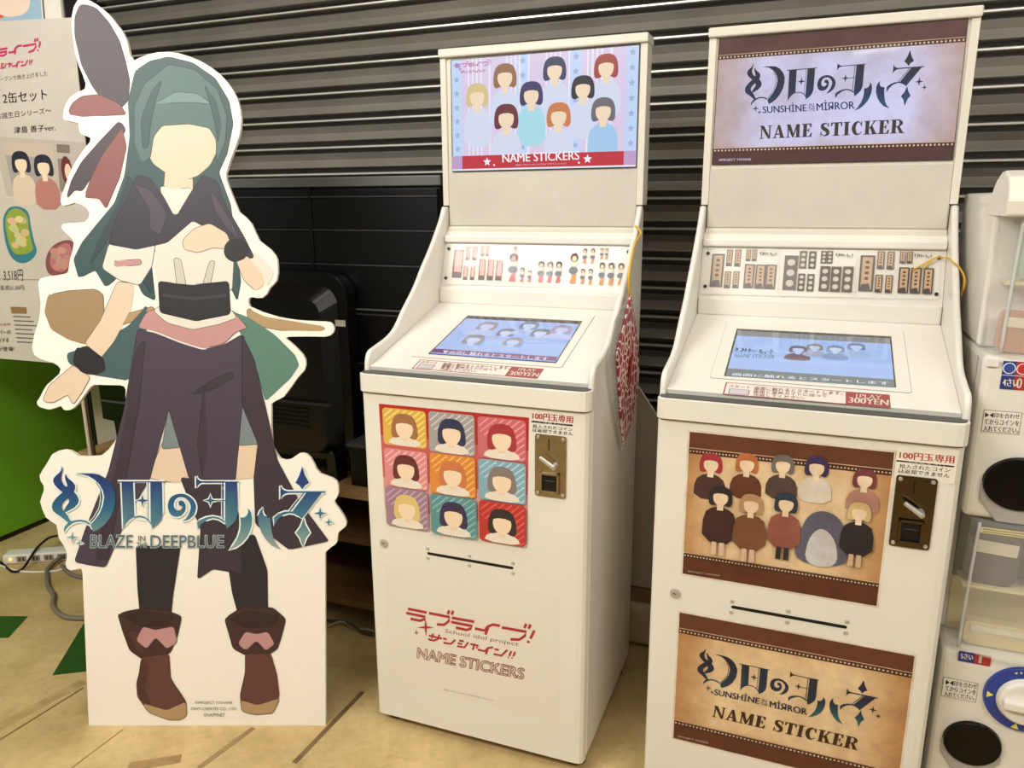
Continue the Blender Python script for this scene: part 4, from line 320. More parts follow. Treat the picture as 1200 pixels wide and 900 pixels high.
def letter(art, s, bl, br, tl, col, bold=0):
    vs, fs = glyphs(s, 0); bl, br, tl = Vector(bl), Vector(br), Vector(tl); art.n += 1; off = art.N*(art.base+art.step*art.n)
    e = (tl-bl).length*bold; ux = (br-bl).normalized()*e; uy = (tl-bl).normalized()*e
    sh = [Vector((0, 0))] if not bold else ([ux, -ux] if bold < .04 else [ux*math.cos(t)+uy*math.sin(t) for t in [k*math.pi/5 for k in range(10)]])
    for d in sh:
        V = []
        for x, y in vs:
            p = bl+(br-bl)*x+(tl-bl)*y+d; V.append(art.bm.verts.new(art.O+art.U*p.x+art.V*p.y+off))
        for f in fs:
            try: F = art.bm.faces.new([V[i] for i in f])
            except ValueError: continue
            F.normal_update()
            if F.normal.dot(art.N) < 0: F.normal_flip()
            for l in F.loops: l[art.c] = (*lin(col), 1)
def texts(art, *keys):
    for k, s, a, c, b in D['TX']:
        if k in keys: letter(art, s, *a, c, b)
# bold slab-serif capitals, unit height
SER = {
 'N': (.92, [[(.13, 0), (.21, 0), (.21, .9), (.13, .95)], [(.04, 1), (.32, 1), (.82, .04), (.74, -.02), (.66, 0)], [(.72, 0), (.82, 0), (.82, 1), (.72, 1)], [(.02, 0), (.34, 0), (.34, .06), (.02, .06)], [(.6, .94), (.94, .94), (.94, 1), (.6, 1)]]),
 'A': (.9, [[(.4, 1), (.5, 1), (.2, 0), (.1, 0)], [(.36, 1), (.54, 1), (.86, 0), (.58, 0)], [(.22, .26), (.68, .26), (.66, .35), (.25, .35)], [(.0, 0), (.32, 0), (.32, .06), (.0, .06)], [(.48, 0), (.94, 0), (.94, .06), (.48, .06)]]),
 'M': (1.12, [[(.14, 0), (.23, 0), (.23, .95), (.14, .95)], [(.06, 1), (.34, 1), (.62, .2), (.54, 0), (.48, .05)], [(.78, 1), (.9, 1), (.58, 0), (.5, .0)], [(.78, 0), (1.02, 0), (1.02, 1), (.78, 1)], [(.02, 0), (.36, 0), (.36, .06), (.02, .06)], [(.68, 0), (1.1, 0), (1.1, .06), (.68, .06)]]),
 'E': (.76, [[(.1, 0), (.36, 0), (.36, 1), (.1, 1)], [(0, .93), (.68, .93), (.68, 1), (0, 1)], [(.6, .72), (.68, .72), (.68, 1), (.52, .95)], [(.3, .46), (.52, .46), (.52, .54), (.3, .54)], [(.47, .36), (.54, .36), (.54, .64), (.47, .64)], [(0, 0), (.7, 0), (.7, .07), (0, .07)], [(.54, .05), (.7, 0), (.74, .3), (.66, .3)]]),
 'S': (.68, 'S'), 'C': (.8, 'C'),
 'T': (.82, [[(.27, 0), (.53, 0), (.53, 1), (.27, 1)], [(0, .92), (.8, .92), (.8, 1), (0, 1)], [(0, .7), (.07, .7), (.14, .95), (0, .95)], [(.73, .7), (.8, .7), (.8, .95), (.66, .95)], [(.14, 0), (.66, 0), (.66, .06), (.14, .06)]]),
 'I': (.5, [[(.1, 0), (.36, 0), (.36, 1), (.1, 1)], [(0, .94), (.46, .94), (.46, 1), (0, 1)], [(0, 0), (.46, 0), (.46, .06), (0, .06)]]),
 'K': (.92, [[(.1, 0), (.36, 0), (.36, 1), (.1, 1)], [(0, .94), (.46, .94), (.46, 1), (0, 1)], [(0, 0), (.46, 0), (.46, .06), (0, .06)], [(.34, .42), (.42, .42), (.8, 1), (.68, 1)], [(.4, .55), (.56, .66), (.88, 0), (.6, 0)], [(.56, .94), (.9, .94), (.9, 1), (.56, 1)], [(.52, 0), (.95, 0), (.95, .06), (.52, .06)]]),
 'R': (.9, [[(.1, 0), (.36, 0), (.36, 1), (.1, 1)], [(0, .94), (.46, .94), (.46, 1), (0, 1)], [(0, 0), (.46, 0), (.46, .06), (0, .06)], 'bowl', [(.42, .48), (.62, .48), (.9, .0), (.64, .0)], [(.58, 0), (.95, 0), (.95, .06), (.58, .06)]])}
def vstroke(pts, ws):
    P = catmull([(*p, 0) for p in pts], 5); W = catmull([(w, 0, 0) for w in ws], 5); l = []; r = []
    for i, q in enumerate(P):
        d = (P[min(i+1, len(P)-1)]-P[max(i-1, 0)]).normalized(); n = Vector((-d.y, d.x, 0))*W[i].x/2
        l.append((q.x+n.x, q.y+n.y)); r.append((q.x-n.x, q.y-n.y))
    return l+r[::-1]
def serif_polys(s):
    out = []; x = 0
    for ch in s:
        if ch == ' ': x += .5; continue
        w, g = SER[ch]
        if g == 'S': g = [vstroke([(.56, .76), (.4, .95), (.16, .86), (.16, .66), (.34, .52), (.52, .36), (.52, .14), (.28, .04), (.06, .22)], [.05, .07, .2, .24, .27, .26, .2, .07, .05]), [(.52, .68), (.6, .68), (.6, 1), (.54, 1)], [(.02, 0), (.08, 0), (.1, .34), (.02, .34)]]
        if g == 'C': g = [vstroke([(.68, .72), (.5, .96), (.26, .84), (.16, .5), (.28, .14), (.52, .04), (.72, .24)], [.05, .08, .22, .28, .22, .08, .05]), [(.64, .64), (.72, .64), (.72, 1), (.66, 1)]]
        for q in g:
            if q == 'bowl': q = vstroke([(.34, .965), (.55, .95), (.7, .74), (.55, .52), (.34, .5)], [.07, .1, .24, .1, .07])
            out.append([(x+p[0], p[1]) for p in q])
        x += w+.06
    return [[(p[0]/x, p[1]) for p in q] for q in out]
def serif(art, s, anch, col):
    bl, br, tl = [Vector(a) for a in anch]; art.n += 1
    for i, q in enumerate(serif_polys(s)):
        art.add([tuple(bl+(br-bl)*p[0]+(tl-bl)*p[1]) for p in q], col, up=.02)
def logo(art, anch, cols, halo=None):
    f = affine(D['LOGO_A'], anch)
    if halo:
        for i, g in enumerate(D['LOGO']):
            c = [f(p) for p in g[0]]; art.add(stroke2(c+[c[0], c[1]], halo[1]), halo[0], up=.02)
        art.n += 1
    ys = [f(p)[1] for g in D['LOGO'] for p in g[0]]; y0, y1 = min(ys), max(ys)
    art.n += 1
    for g in D['LOGO']:
        c = [f(p) for p in g[0]]; t = sum((y1-p[1])/(y1-y0) for p in c)/len(c)
        fs0 = set(art.bm.faces)
        art.add(c, (0, 0, 0), holes=[[f(p) for p in h] for h in g[1:]], up=.01)
        for fc in set(art.bm.faces)-fs0:
            for l in fc.loops:
                y = (l.vert.co-art.O).dot(art.V); t = max(0, min(1, (y1-y)/(y1-y0)))*(len(cols)-1); k = min(int(t), len(cols)-2); t -= k
                a, b = lin(cols[k]), lin(cols[k+1]); l[art.c] = (*[a[i]*(1-t)+b[i]*t for i in range(3)], 1)
def love(art, anch, col):
    f = affine(D['LOVE_A'], anch); art.n += 1
    for g in D['LOVE']: art.add([f(p) for p in g], col, up=.02)
def person_icon(art, c, r, hair, body, skin=(246, 222, 190), full=3.0, w=1.5):
    """plain faceless figure: body, hair, head"""
    x, y = c
    art.add(chaikin([(x-w*r, y-full*r), (x-w*.95*r, y-1.9*r), (x-.6*r, y-1.15*r), (x+.6*r, y-1.15*r), (x+w*.95*r, y-1.9*r), (x+w*r, y-full*r)], 1), body)
    art.add([(x-.3*r, y-1.5*r), (x+.3*r, y-1.5*r), (x+.3*r, y-.6*r), (x-.3*r, y-.6*r)], skin)
    art.add(chaikin([(x-1.1*r, y-1.2*r), (x-1.15*r, y+.2*r), (x-.7*r, y+1.05*r), (x+.7*r, y+1.05*r), (x+1.15*r, y+.2*r), (x+1.1*r, y-1.2*r), (x, y-.7*r)], 2), hair)
    art.add(ell(x, y-.15*r, .72*r, .85*r, 18), skin)
    art.add(chaikin([(x-.85*r, y-.1*r), (x-.7*r, y+.85*r), (x+.7*r, y+.85*r), (x+.85*r, y-.1*r), (x+.5*r, y+.28*r), (x-.5*r, y+.28*r)], 1), hair)

# ------------------------------------------------------------------ shared materials
WHITE = mat('white_enamel', (236, 231, 219), .32, noise=.03, nscale=3, coat=.35)
WHITE2 = mat('white_plastic', (236, 232, 222), .4, coat=.2)
CREAM = mat('cream_plastic', (224, 218, 204), .35, coat=.3)
DARKGAP = mat('dark_rubber', (52, 52, 50), .6)
BLACK = mat('black_plastic', (10, 10, 12), .35)
STEEL = mat('brushed_steel', (176, 160, 130), .32, metal=1, noise=.12, nscale=40)
CHROME = mat('chrome', (206, 204, 198), .28, metal=.65)
DARKSTEEL = mat('dark_mirror_steel', (96, 82, 64), .16, metal=1)
ACRYL = mat('clear_acrylic', (255, 255, 255), .03, alpha=.08, coat=.25)
PRINT = print_mat('printed_ink', .5)
GLOSSP = print_mat('glossy_print', .3, coat=.5)
AGED = print_mat('aged_paper_print', .5, mottle=.28)
SCREEN = print_mat('backlit_screen', .2, emit=.95, coat=1)
SCREENM = print_mat('backlit_aged_screen', .2, emit=.95, coat=1, mottle=.22)

# ------------------------------------------------------------------ setting
def struct(name, bm, m, **k):
    o = obj(name, bm, m, **k); o['kind'] = 'structure'; return o
def floor_material():
    m = bpy.data.materials.new('worn_vinyl_floor'); m.use_nodes = True; nt = m.node_tree; b = nt.nodes['Principled BSDF']
    tc = nt.nodes.new('ShaderNodeTexCoord')
    def noise(sc, det, ro, c0, c1, p0, p1):
        n = nt.nodes.new('ShaderNodeTexNoise'); n.inputs['Scale'].default_value = sc; n.inputs['Detail'].default_value = det; n.inputs['Roughness'].default_value = ro
        nt.links.new(tc.outputs['Object'], n.inputs['Vector']); r = nt.nodes.new('ShaderNodeValToRGB')
        r.color_ramp.elements[0].position = p0; r.color_ramp.elements[1].position = p1; r.color_ramp.elements[0].color = (*c0, 1); r.color_ramp.elements[1].color = (*c1, 1)
        nt.links.new(n.outputs['Fac'], r.inputs['Fac']); return r.outputs['Color']
    a = noise(3.2, 6, .6, lin((182, 156, 104)), lin((220, 194, 140)), .32, .66)
    c = noise(38, 4, .7, (.86, .84, .8), (1, 1, 1), .3, .55)
    e = noise(9, 8, .7, (.72, .68, .6), (1, 1, 1), .26, .42)
    x1 = nt.nodes.new('ShaderNodeMix'); x1.data_type = 'RGBA'; x1.blend_type = 'MULTIPLY'; x1.inputs[0].default_value = 1
    nt.links.new(a, x1.inputs[6]); nt.links.new(c, x1.inputs[7])
    x2 = nt.nodes.new('ShaderNodeMix'); x2.data_type = 'RGBA'; x2.blend_type = 'MULTIPLY'; x2.inputs[0].default_value = 1
    nt.links.new(x1.outputs[2], x2.inputs[6]); nt.links.new(e, x2.inputs[7]); nt.links.new(x2.outputs[2], b.inputs['Base Color'])
    b.inputs['Roughness'].default_value = .42; return m
struct('floor', B(-5, 5, -6, 5, -.05, 0), floor_material())
struct('ceiling', B(-5, 5, -6, 5, 2.8, 2.85), mat('ceiling_white', (214, 208, 196), .8))
YAW = R(22)
M1o = Vector((*[D['M'][0][0], D['M'][0][1]], 0)); M1a = R(D['M'][0][2]); M2o = Vector((D['M'][1][0], D['M'][1][1], 0)); M2a = R(D['M'][1][2])
wp = M1o + Vector((math.sin(M1a), math.cos(M1a), 0))*.92     # a point on the shutter
def wall_frame(o, x=0, y=0, z=0):
    o.location = wp + Vector((math.cos(YAW)*x+math.sin(YAW)*y, -math.sin(YAW)*x+math.cos(YAW)*y, z)); o.rotation_euler = (0, 0, -YAW); return o
# roller shutter: one folded sheet of interlocking slats
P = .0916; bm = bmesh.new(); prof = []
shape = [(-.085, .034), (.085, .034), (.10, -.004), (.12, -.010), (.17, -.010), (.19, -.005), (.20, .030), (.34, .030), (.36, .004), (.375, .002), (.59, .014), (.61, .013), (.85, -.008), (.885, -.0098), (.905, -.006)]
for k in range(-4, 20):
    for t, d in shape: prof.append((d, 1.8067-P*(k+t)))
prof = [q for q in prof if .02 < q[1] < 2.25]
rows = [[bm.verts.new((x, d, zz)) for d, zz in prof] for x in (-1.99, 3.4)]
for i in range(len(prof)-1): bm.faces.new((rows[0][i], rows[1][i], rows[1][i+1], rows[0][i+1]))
bm.faces.ensure_lookup_table()
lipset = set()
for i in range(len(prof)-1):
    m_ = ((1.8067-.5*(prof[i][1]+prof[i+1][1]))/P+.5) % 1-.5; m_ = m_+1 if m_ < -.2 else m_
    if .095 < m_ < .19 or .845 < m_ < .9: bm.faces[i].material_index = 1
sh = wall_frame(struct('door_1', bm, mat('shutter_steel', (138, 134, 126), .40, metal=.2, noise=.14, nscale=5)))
sh.data.materials.append(mat('bright_slat_edge', (226, 224, 216), .3, metal=.35))  # shiny metal lips, the light they catch put into a paler colour
wall_frame(struct('wall_back', B(-4, 4, .045, .1, 0, 2.8), mat('dark_wall', (38, 36, 36), .8)))
wall_frame(struct('trim_1', B(-3.2, -1.995, -.012, .04, 0, 2.8), mat('shutter_shade_dark', (34, 34, 38), .5)))  # dark panel standing in for the shutter's left end in shadow
# ceiling strip lamps
for i, (x, y, w, l) in enumerate([(-1.48, -4.7, .42, .1), (-1.3, -.2, 1.2, .16), (.2, -.5, 1.2, .16), (1.9, -2.0, 1.2, .16), (-2.6, -2.2, 1.2, .16), (.3, -2.9, 1.2, .16)]):
    t = thing('ceiling_lamp', 'white tube lamp on the ceiling behind the viewer', 'ceiling light', (x, y, 2.8), 0, 'ceiling tube lamps')
    obj('housing', B(-w/2-.03, w/2+.03, -l/2-.03, l/2+.03, -.04, 0), WHITE2, t)
    obj('diffuser', B(-w/2, w/2, -l/2, l/2, -.05, -.041), mat('lamp_diffuser', (255, 250, 240), .5, emit=(255, 248, 235), estr=9), t)

# ------------------------------------------------------------------ name sticker machines
WING = [(.022, .905), (.022, .945), (.026, .968), (.036, .981), (.055, .986), (.08, .991), (.12, 1.0), (.155, 1.015), (.18, 1.034), (.204, 1.056), (.27, 1.108), (.315, 1.154), (.373, 1.209), (.43, 1.273), (.456, 1.312)]
W = .28
SLD = Vector((0, .3896, .1092)).normalized(); SLN = Vector((1, 0, 0)).cross(SLD); SLP = Vector((0, .009, .948))
PAD = Vector((0, .034, .1125)).normalized(); PAN = Vector((1, 0, 0)).cross(PAD); PAP = Vector((0, .407, 1.1055))
if SLN.z < 0: SLN = -SLN
if PAN.y > 0: PAN = -PAN
X = Vector((1, 0, 0)); Zv = Vector((0, 0, 1)); YM = Vector((0, -1, 0))
def slopept(u, v, h=0): return X*u+SLP+SLD*v+SLN*h
def panelpt(u, v, h=0): return X*u+PAP+PAD*v+PAN*h
def slab(pts, fn, h0, h1):
    bm = bmesh.new(); prism(bm, pts, lambda p: fn(p[0], p[1], h0), lambda p: fn(p[0], p[1], h1)); return bm
def bbox(q): return min(p[0] for p in q), max(p[0] for p in q), min(p[1] for p in q), max(p[1] for p in q)
def art_door(): return Art((0, -.003, 0), X, Zv, YM)
def art_head(): return Art((0, .463, 0), X, Zv, YM, base=.0008)
def art_slope(h=.0): return Art(SLP, X, SLD, SLN, base=.0006+h)
def art_panel(): return Art(PAP, X, PAD, PAN, base=.0002)
def band(art, f, v0, v1, col, n=1): art.add([f(0, v0), f(1, v0), f(1, v1), f(0, v1)], col)
def stitched(art, f, v, col=(92, 52, 34), dot=(226, 204, 176), h=.035, dots=56):
    band(art, f, v-h/2, v+h/2, (78, 42, 28)); band(art, f, v-h/2, v-h*.36, (214, 180, 150)); 
    a = f(0, v); b = f(1, v); r = abs(b[0]-a[0])/dots*.28; art.n += 1
    for i in range(dots):
        u = (i+.5)/dots; c = f(u, v+h*.08); art.add(ell(c[0], c[1], r, r, 6), dot, up=0)

def machine_base(t, n):
    bm = bmesh.new(); prism_x(bm, [(.022, .036), (.022, .94), (.0295, .945), (.400, 1.052), (.400, 1.088), (.407, 1.1), (.441, 1.216), (.445, 1.24), (.47, 1.26), (.474, 1.26), (.474, .036)], -.266, .266)
    obj('cabinet', bm, WHITE, t)
    for s in (-1, 1):
        bm = bmesh.new(); prism_x(bm, [(.024, .036)]+WING+[(.466, 1.316), (.478, 1.306), (.478, .036)], s*.2665, s*.279)
        sp = obj('side_panel', bm, WHITE, t, bevel=.003)
        bm = bmesh.new(); pts = [(s*.2735, y-.001, zz) for y, zz in WING]
        tube(bm, pts, .0072, 8, 3); obj('edge_trim', bm, WHITE2, sp, smooth=True)
    # rounded front bar
    pl = [(-W, .02), (-W, -.004), (-W+.006, -.010), (-W+.014, -.012), (W-.022, -.012), (W-.010, -.009), (W-.003, -.002), (W, .008), (W, .02)]
    bm = bmesh.new(); prism(bm, pl, lambda p: (p[0], p[1], .8965), lambda p: (p[0], p[1], .9405)); obj('front_bar', bm, WHITE, t, bevel=.0025)
    bm = bmesh.new(); prism(bm, [(p[0]*.985, p[1]+.003) for p in pl], lambda p: (p[0], p[1], .9406), lambda p: (p[0], p[1], .9428)); obj('gasket', bm, mat('grey_gasket', (84, 86, 82), .5), t)
    pd = [(-W+.002, .0215), (-W+.002, .003), (-W+.006, -.002), (-W+.012, -.003), (W-.024, -.003), (W-.012, -.001), (W-.005, .005), (W-.002, .0215)]
    bm = bmesh.new(); prism(bm, pd, lambda p: (p[0], p[1], .028), lambda p: (p[0], p[1], .8925)); dr = obj('door', bm, WHITE, t, bevel=.0025)
    bm = bmesh.new(); box(bm, -W+.006, W-.008, .004, .0218, .8925, .8965); obj('door_gap', bm, DARKGAP, t)
    for sx in (-1, 1):
        for y in (.05, .43):
            bm = bmesh.new(); cyl(bm, (sx*.245, y, 0), (sx*.245, y, .012), .026, .024); cyl(bm, (sx*.245, y, .012), (sx*.245, y, .04), .009); obj('levelling_foot', bm, mat('foot_rubber', (60, 52, 44), .6), t)
    # control slope plate, ledge, bar
    bm = slab([(-.266, 0.012), (.266, .012), (.266, .402), (-.266, .402)], slopept, -.01, .0004); obj('control_panel', bm, WHITE2, t)
    bm = B(-.2655, .2655, .392, .409, 1.0555, 1.0995); obj('ledge', bm, WHITE2, t, bevel=.006, seg=3)
    bm = B(-.2655, .2655, .430, .458, 1.2195, 1.2385); obj('cross_bar', bm, WHITE2, t, bevel=.004)
    # header housing
    bm = bmesh.new(); box(bm, -.278, .278, .466, .520, 1.318, 1.702); box(bm, -.264, .264, .466, .520, 1.25, 1.318); hd = obj('header', bm, CREAM, t, bevel=.002)
    obj('header_cap', B(-.281, .281, .452, .526, 1.7005, 1.7225), CREAM, t, bevel=.004)
    for s in (-1, 1): obj('header_stile', B(min(s*.262, s*.279), max(s*.262, s*.279), .4605, .467, 1.318, 1.7), CREAM, hd, bevel=.0015)
    obj('header_strip', B(-.264, .264, .4555, .468, 1.243, 1.2605), CREAM, hd, bevel=.002)
    obj('header_panel', B(-.2615, .2615, .4625, .467, 1.2645, 1.405), mat('header_board', (208, 202, 188), .3, noise=.06, nscale=14, coat=.3), hd, bevel=.001)
    # touch screen bezel and glass
    x0, x1, y0, y1 = bbox(D['TB%d' % n]); c = .5*(x0+x1)
    out = rrect(-.1885, .1885, .074, .364, .006); bm = slab(out, slopept, .0004, .0022); ts = obj('touch_screen', bm, WHITE2, t, bevel=.0006)
    bm = bmesh.new(); tube(bm, [slopept(*p, .0008) for p in out+out[:1]], .0009, 5, 0); obj('bezel_seam', bm, mat('seam_grey', (150, 148, 140), .6), ts)
    # coin mechanism
    x0, x1, z0, z1 = bbox(D['COIN%d' % n]); st = STEEL if n == 1 else DARKSTEEL
    x0, x1, z0, z1 = (.1572, .2279, .6955, .8377) if n == 1 else (.1702, .2386, .6896, .8308)
    bm = bmesh.new(); prism(bm, rrect(x0, x1, z0, z1, .005), lambda p: (p[0], -.0032, p[1]), lambda p: (p[0], -.0065, p[1])); cm = obj('coin_mechanism', bm, st, t, bevel=.0008); cm['label'] = 'brushed steel coin plate with slot, lever and return cup' if n == 1 else 'dark mirror steel coin plate with lever and return cup'
    xc = .5*(x0+x1); hh = z1-z0; ww = x1-x0
    obj('coin_slot', B(xc-.0045, xc-.0022, -.0072, -.0066, z1-hh*.24, z1-hh*.06), BLACK, cm)
    bm = bmesh.new(); a = Vector((x0+.68*ww, -.0065, z1-hh*.47)); cyl(bm, a, a+Vector((0, -.020, 0)), .0065, .0055); lv = obj('lever_hub', bm, CHROME, cm, smooth=False, bevel=.0008)
    bm = bmesh.new(); e = Vector((x0+.24*ww, -.024, z1-hh*.33)); cyl(bm, a+Vector((0, -.018, 0)), e, .0055, .0042, 12); obj('return_lever', bm, CHROME, cm, bevel=.001)
    bm = bmesh.new(); q = (x0+.18*ww, x0+.80*ww, z0+.07*hh, z0+.40*hh)
    box(bm, q[0], q[1], -.0125, -.0064, q[3]-.005, q[3]); box(bm, q[0], q[1], -.0125, -.0064, q[2], q[2]+.005); box(bm, q[0], q[0]+.005, -.0125, -.0064, q[2], q[3]); box(bm, q[1]-.005, q[1], -.0125, -.0064, q[2], q[3])
    cup = obj('return_cup', bm, st, cm, bevel=.0006)
    obj('cup_opening', B(q[0]+.005, q[1]-.005, -.0075, -.0066, q[2]+.005, q[3]-.005), BLACK, cup)
    bm = bmesh.new(); tube(bm, [(q[0]+.01, -.0085, q[2]+.028), (q[1]-.01, -.0085, q[2]+.028)], .0006, 5, 0); obj('cup_flap_edge', bm, mat('dull_edge', (70, 70, 70), .4), cup)
    for px, pz in ((x0+.007, z1-.007), (x1-.007, z1-.007), (x0+.007, z0+.007), (x1-.007, z0+.007)):
        bm = bmesh.new(); cyl(bm, (px, -.0064, pz), (px, -.0088, pz), .0042, .003, 14); obj('screw', bm, CHROME, cm)
    # printed receipt slit, screws, lock
    (xa, za), (xb, zb) = D['SLIT%d' % n]; zm = .5*(za+zb)
    bm = bmesh.new(); prism(bm, rrect(xa-.002, xb+.002, zm-.0034, zm+.0034, .0033), lambda p: (p[0], -.0031, p[1]), lambda p: (p[0], -.0037, p[1])); sl = obj('sticker_slot', bm, BLACK, t); sl['label'] = 'black horizontal slot where the stickers come out'
    for k, dx in enumerate((xa-.001, .5*(xa+xb), xb+.001)):
        for dz in (-.0125, .0125):
            bm = bmesh.new(); cyl(bm, (dx, -.003, zm+dz), (dx, -.0052, zm+dz), .0048, .0034, 14); obj('screw', bm, CHROME, sl)
    lx, lz = D['LOCK%d' % n][0]
    bm = bmesh.new(); cyl(bm, (lx, -.003, lz), (lx, -.0075, lz), .0112, .0105, 24); lk = obj('lock', bm, CHROME, t, bevel=.0008); lk['label'] = 'round chrome cam lock'
    bm = bmesh.new(); cyl(bm, (lx, -.0075, lz), (lx, -.0082, lz), .0068, .0068, 20); obj('lock_core', bm, CHROME, lk)
    obj('keyhole', B(lx-.0045, lx+.003, -.0086, -.0082, lz-.001, lz+.001), BLACK, lk)
    # sample board under acrylic
    bm = slab([(-.2635, .001), (.2635, .001), (.2635, .1125), (-.2635, .1125)], panelpt, .0026, .0044); ac = obj('acrylic_cover', bm, ACRYL, t)
    for px in (-.252, .252):
        for v in (.018, .1):
            bm = bmesh.new(); cyl(bm, panelpt(px, v, .001), panelpt(px, v, .0062), .0042, .0036, 14); obj('screw', bm, BLACK, ac)
    return hd, ts, dr

def print_sheets(t, key):
    a = art_panel()
    for q in D[key]: a.add(q, (238, 232, 220))
    return a
# --- machine one (red and white artwork)
t1 = thing('name_sticker_machine', 'white name sticker machine with a red three by three portrait grid on its door', 'vending machine', M1o, -M1a, 'name sticker machines')
hd1, ts1, dr1 = machine_base(t1, 1)
# header screen: pastel stripes, stars, faceless figures, red banner
a = art_head(); q = D['HS1']; f = inquad(q)
a.add(q, (14, 14, 18)); f = inquad([(-.2455, 1.6935), (.2575, 1.6955), (.2585, 1.412), (-.2475, 1.4105)])
a.add([f(0, 0), f(1, 0), f(1, 1), f(0, 1)], (222, 206, 236))
a.n += 1
for u0, u1 in ((0, .06), (.37, .435), (.655, .715), (.94, 1.0)): a.add([f(u0, 0), f(u1, 0), f(u1, 1), f(u0, 1)], (196, 218, 252), up=0)
a.n += 1
for i in range(36):
    if i % 9 in (1, 2, 3, 4, 6): a.add([f(.07+i*.024, 0), f(.078+i*.024, 0), f(.078+i*.024, 1), f(.07+i*.024, 1)], (240, 238, 250), up=0)
a.n += 1
for u in (.03, .402, .685, .97):
    for k in range(8): c = f(u, .05+.125*k); a.add(star2(c[0], c[1], .0095), (168, 178, 222), up=0)
for c, r, h, b in D['HD1']: person_icon(a, c, r*1.12, h, b, full=min(4.6, (c[1]-1.42)/(r*1.12)), w=1.45)
a.add([f(0.0, .865), f(1.0, .865), f(1.0, 1.0), f(0.0, 1.0)], (196, 40, 58)); a.n += 1
for u0, u1 in ((0, .06), (.94, 1)): a.add([f(u0, .865), f(u1, .865), f(u1, 1), f(u0, 1)], (196, 160, 205), up=0)
a.n += 1
a.add([f(0, .985), f(1, .985), f(1, 1), f(0, 1)], (236, 238, 250), up=0)
for u, s in ((.205, .012), (.755, .012)): c = f(u, .925); a.add(star2(*c, s), (250, 240, 250), up=0)
for u in (.245, .71): c = f(u, .955); a.add(ell(*c, .0028, .0028, 10), (250, 240, 250), up=0)
texts(a, 'h1'); love(a, D['LOVE_H1'], (176, 70, 120)); o = a.done('header_screen', SCREEN, hd1); o['label'] = 'lit header screen with nine figures and a red NAME STICKERS banner'
# touch display
a = art_slope(.0022); q = D['TS1']; a.add(q, (8, 8, 12)); f = inquad(q)
a.add([f(.012, .085), f(.992, .085), f(.992, .985), f(.012, .985)], (158, 190, 246))
for c, r, h, b in D['HT1']: person_icon(a, c, r*1.35, tuple(int(v*.55+60) for v in h), b, skin=(190, 206, 244), full=2.6, w=1.7)
a.add([f(.012, .9), f(.992, .9), f(.992, .985), f(.012, .985)], (122, 60, 116)); texts(a, 't1w'); a.done('touch_display', SCREEN, ts1)
# instruction label
def price_label(n, t):
    a = art_slope(); x0, x1, y0, y1 = (-.1575, .1515, .0155, .0632) if n == 1 else (-.1545, .15, .0095, .061)
    xs = D['LBX%d' % n][0][0]
    a.add([(x0, y0), (x1, y0), (x1, y1), (x0, y1)], (158, 52, 54)); a.add([(x0+.0028, y0+.0025), (xs, y0+.0025), (xs, y1-.0025), (x0+.0028, y1-.0025)], (238, 226, 216))
    a.add([(x0+.01, y0+.004), (x0+.05, y0+.004), (x0+.05, y0+.026), (x0+.01, y0+.026)], (150, 120, 120)); a.add([(x0+.012, y0+.006), (x0+.048, y0+.006), (x0+.048, y0+.024), (x0+.012, y0+.024)], (204, 202, 206))
    letter(a, 'スタート', (x0+.008, y0+.03), (x0+.05, y0+.03), (x0+.008, y0+.042), (150, 60, 60), .01)
    texts(a, 'p%d' % n, 'p%dk' % n); a.done('instruction_label', GLOSSP, t)
price_label(1, t1)
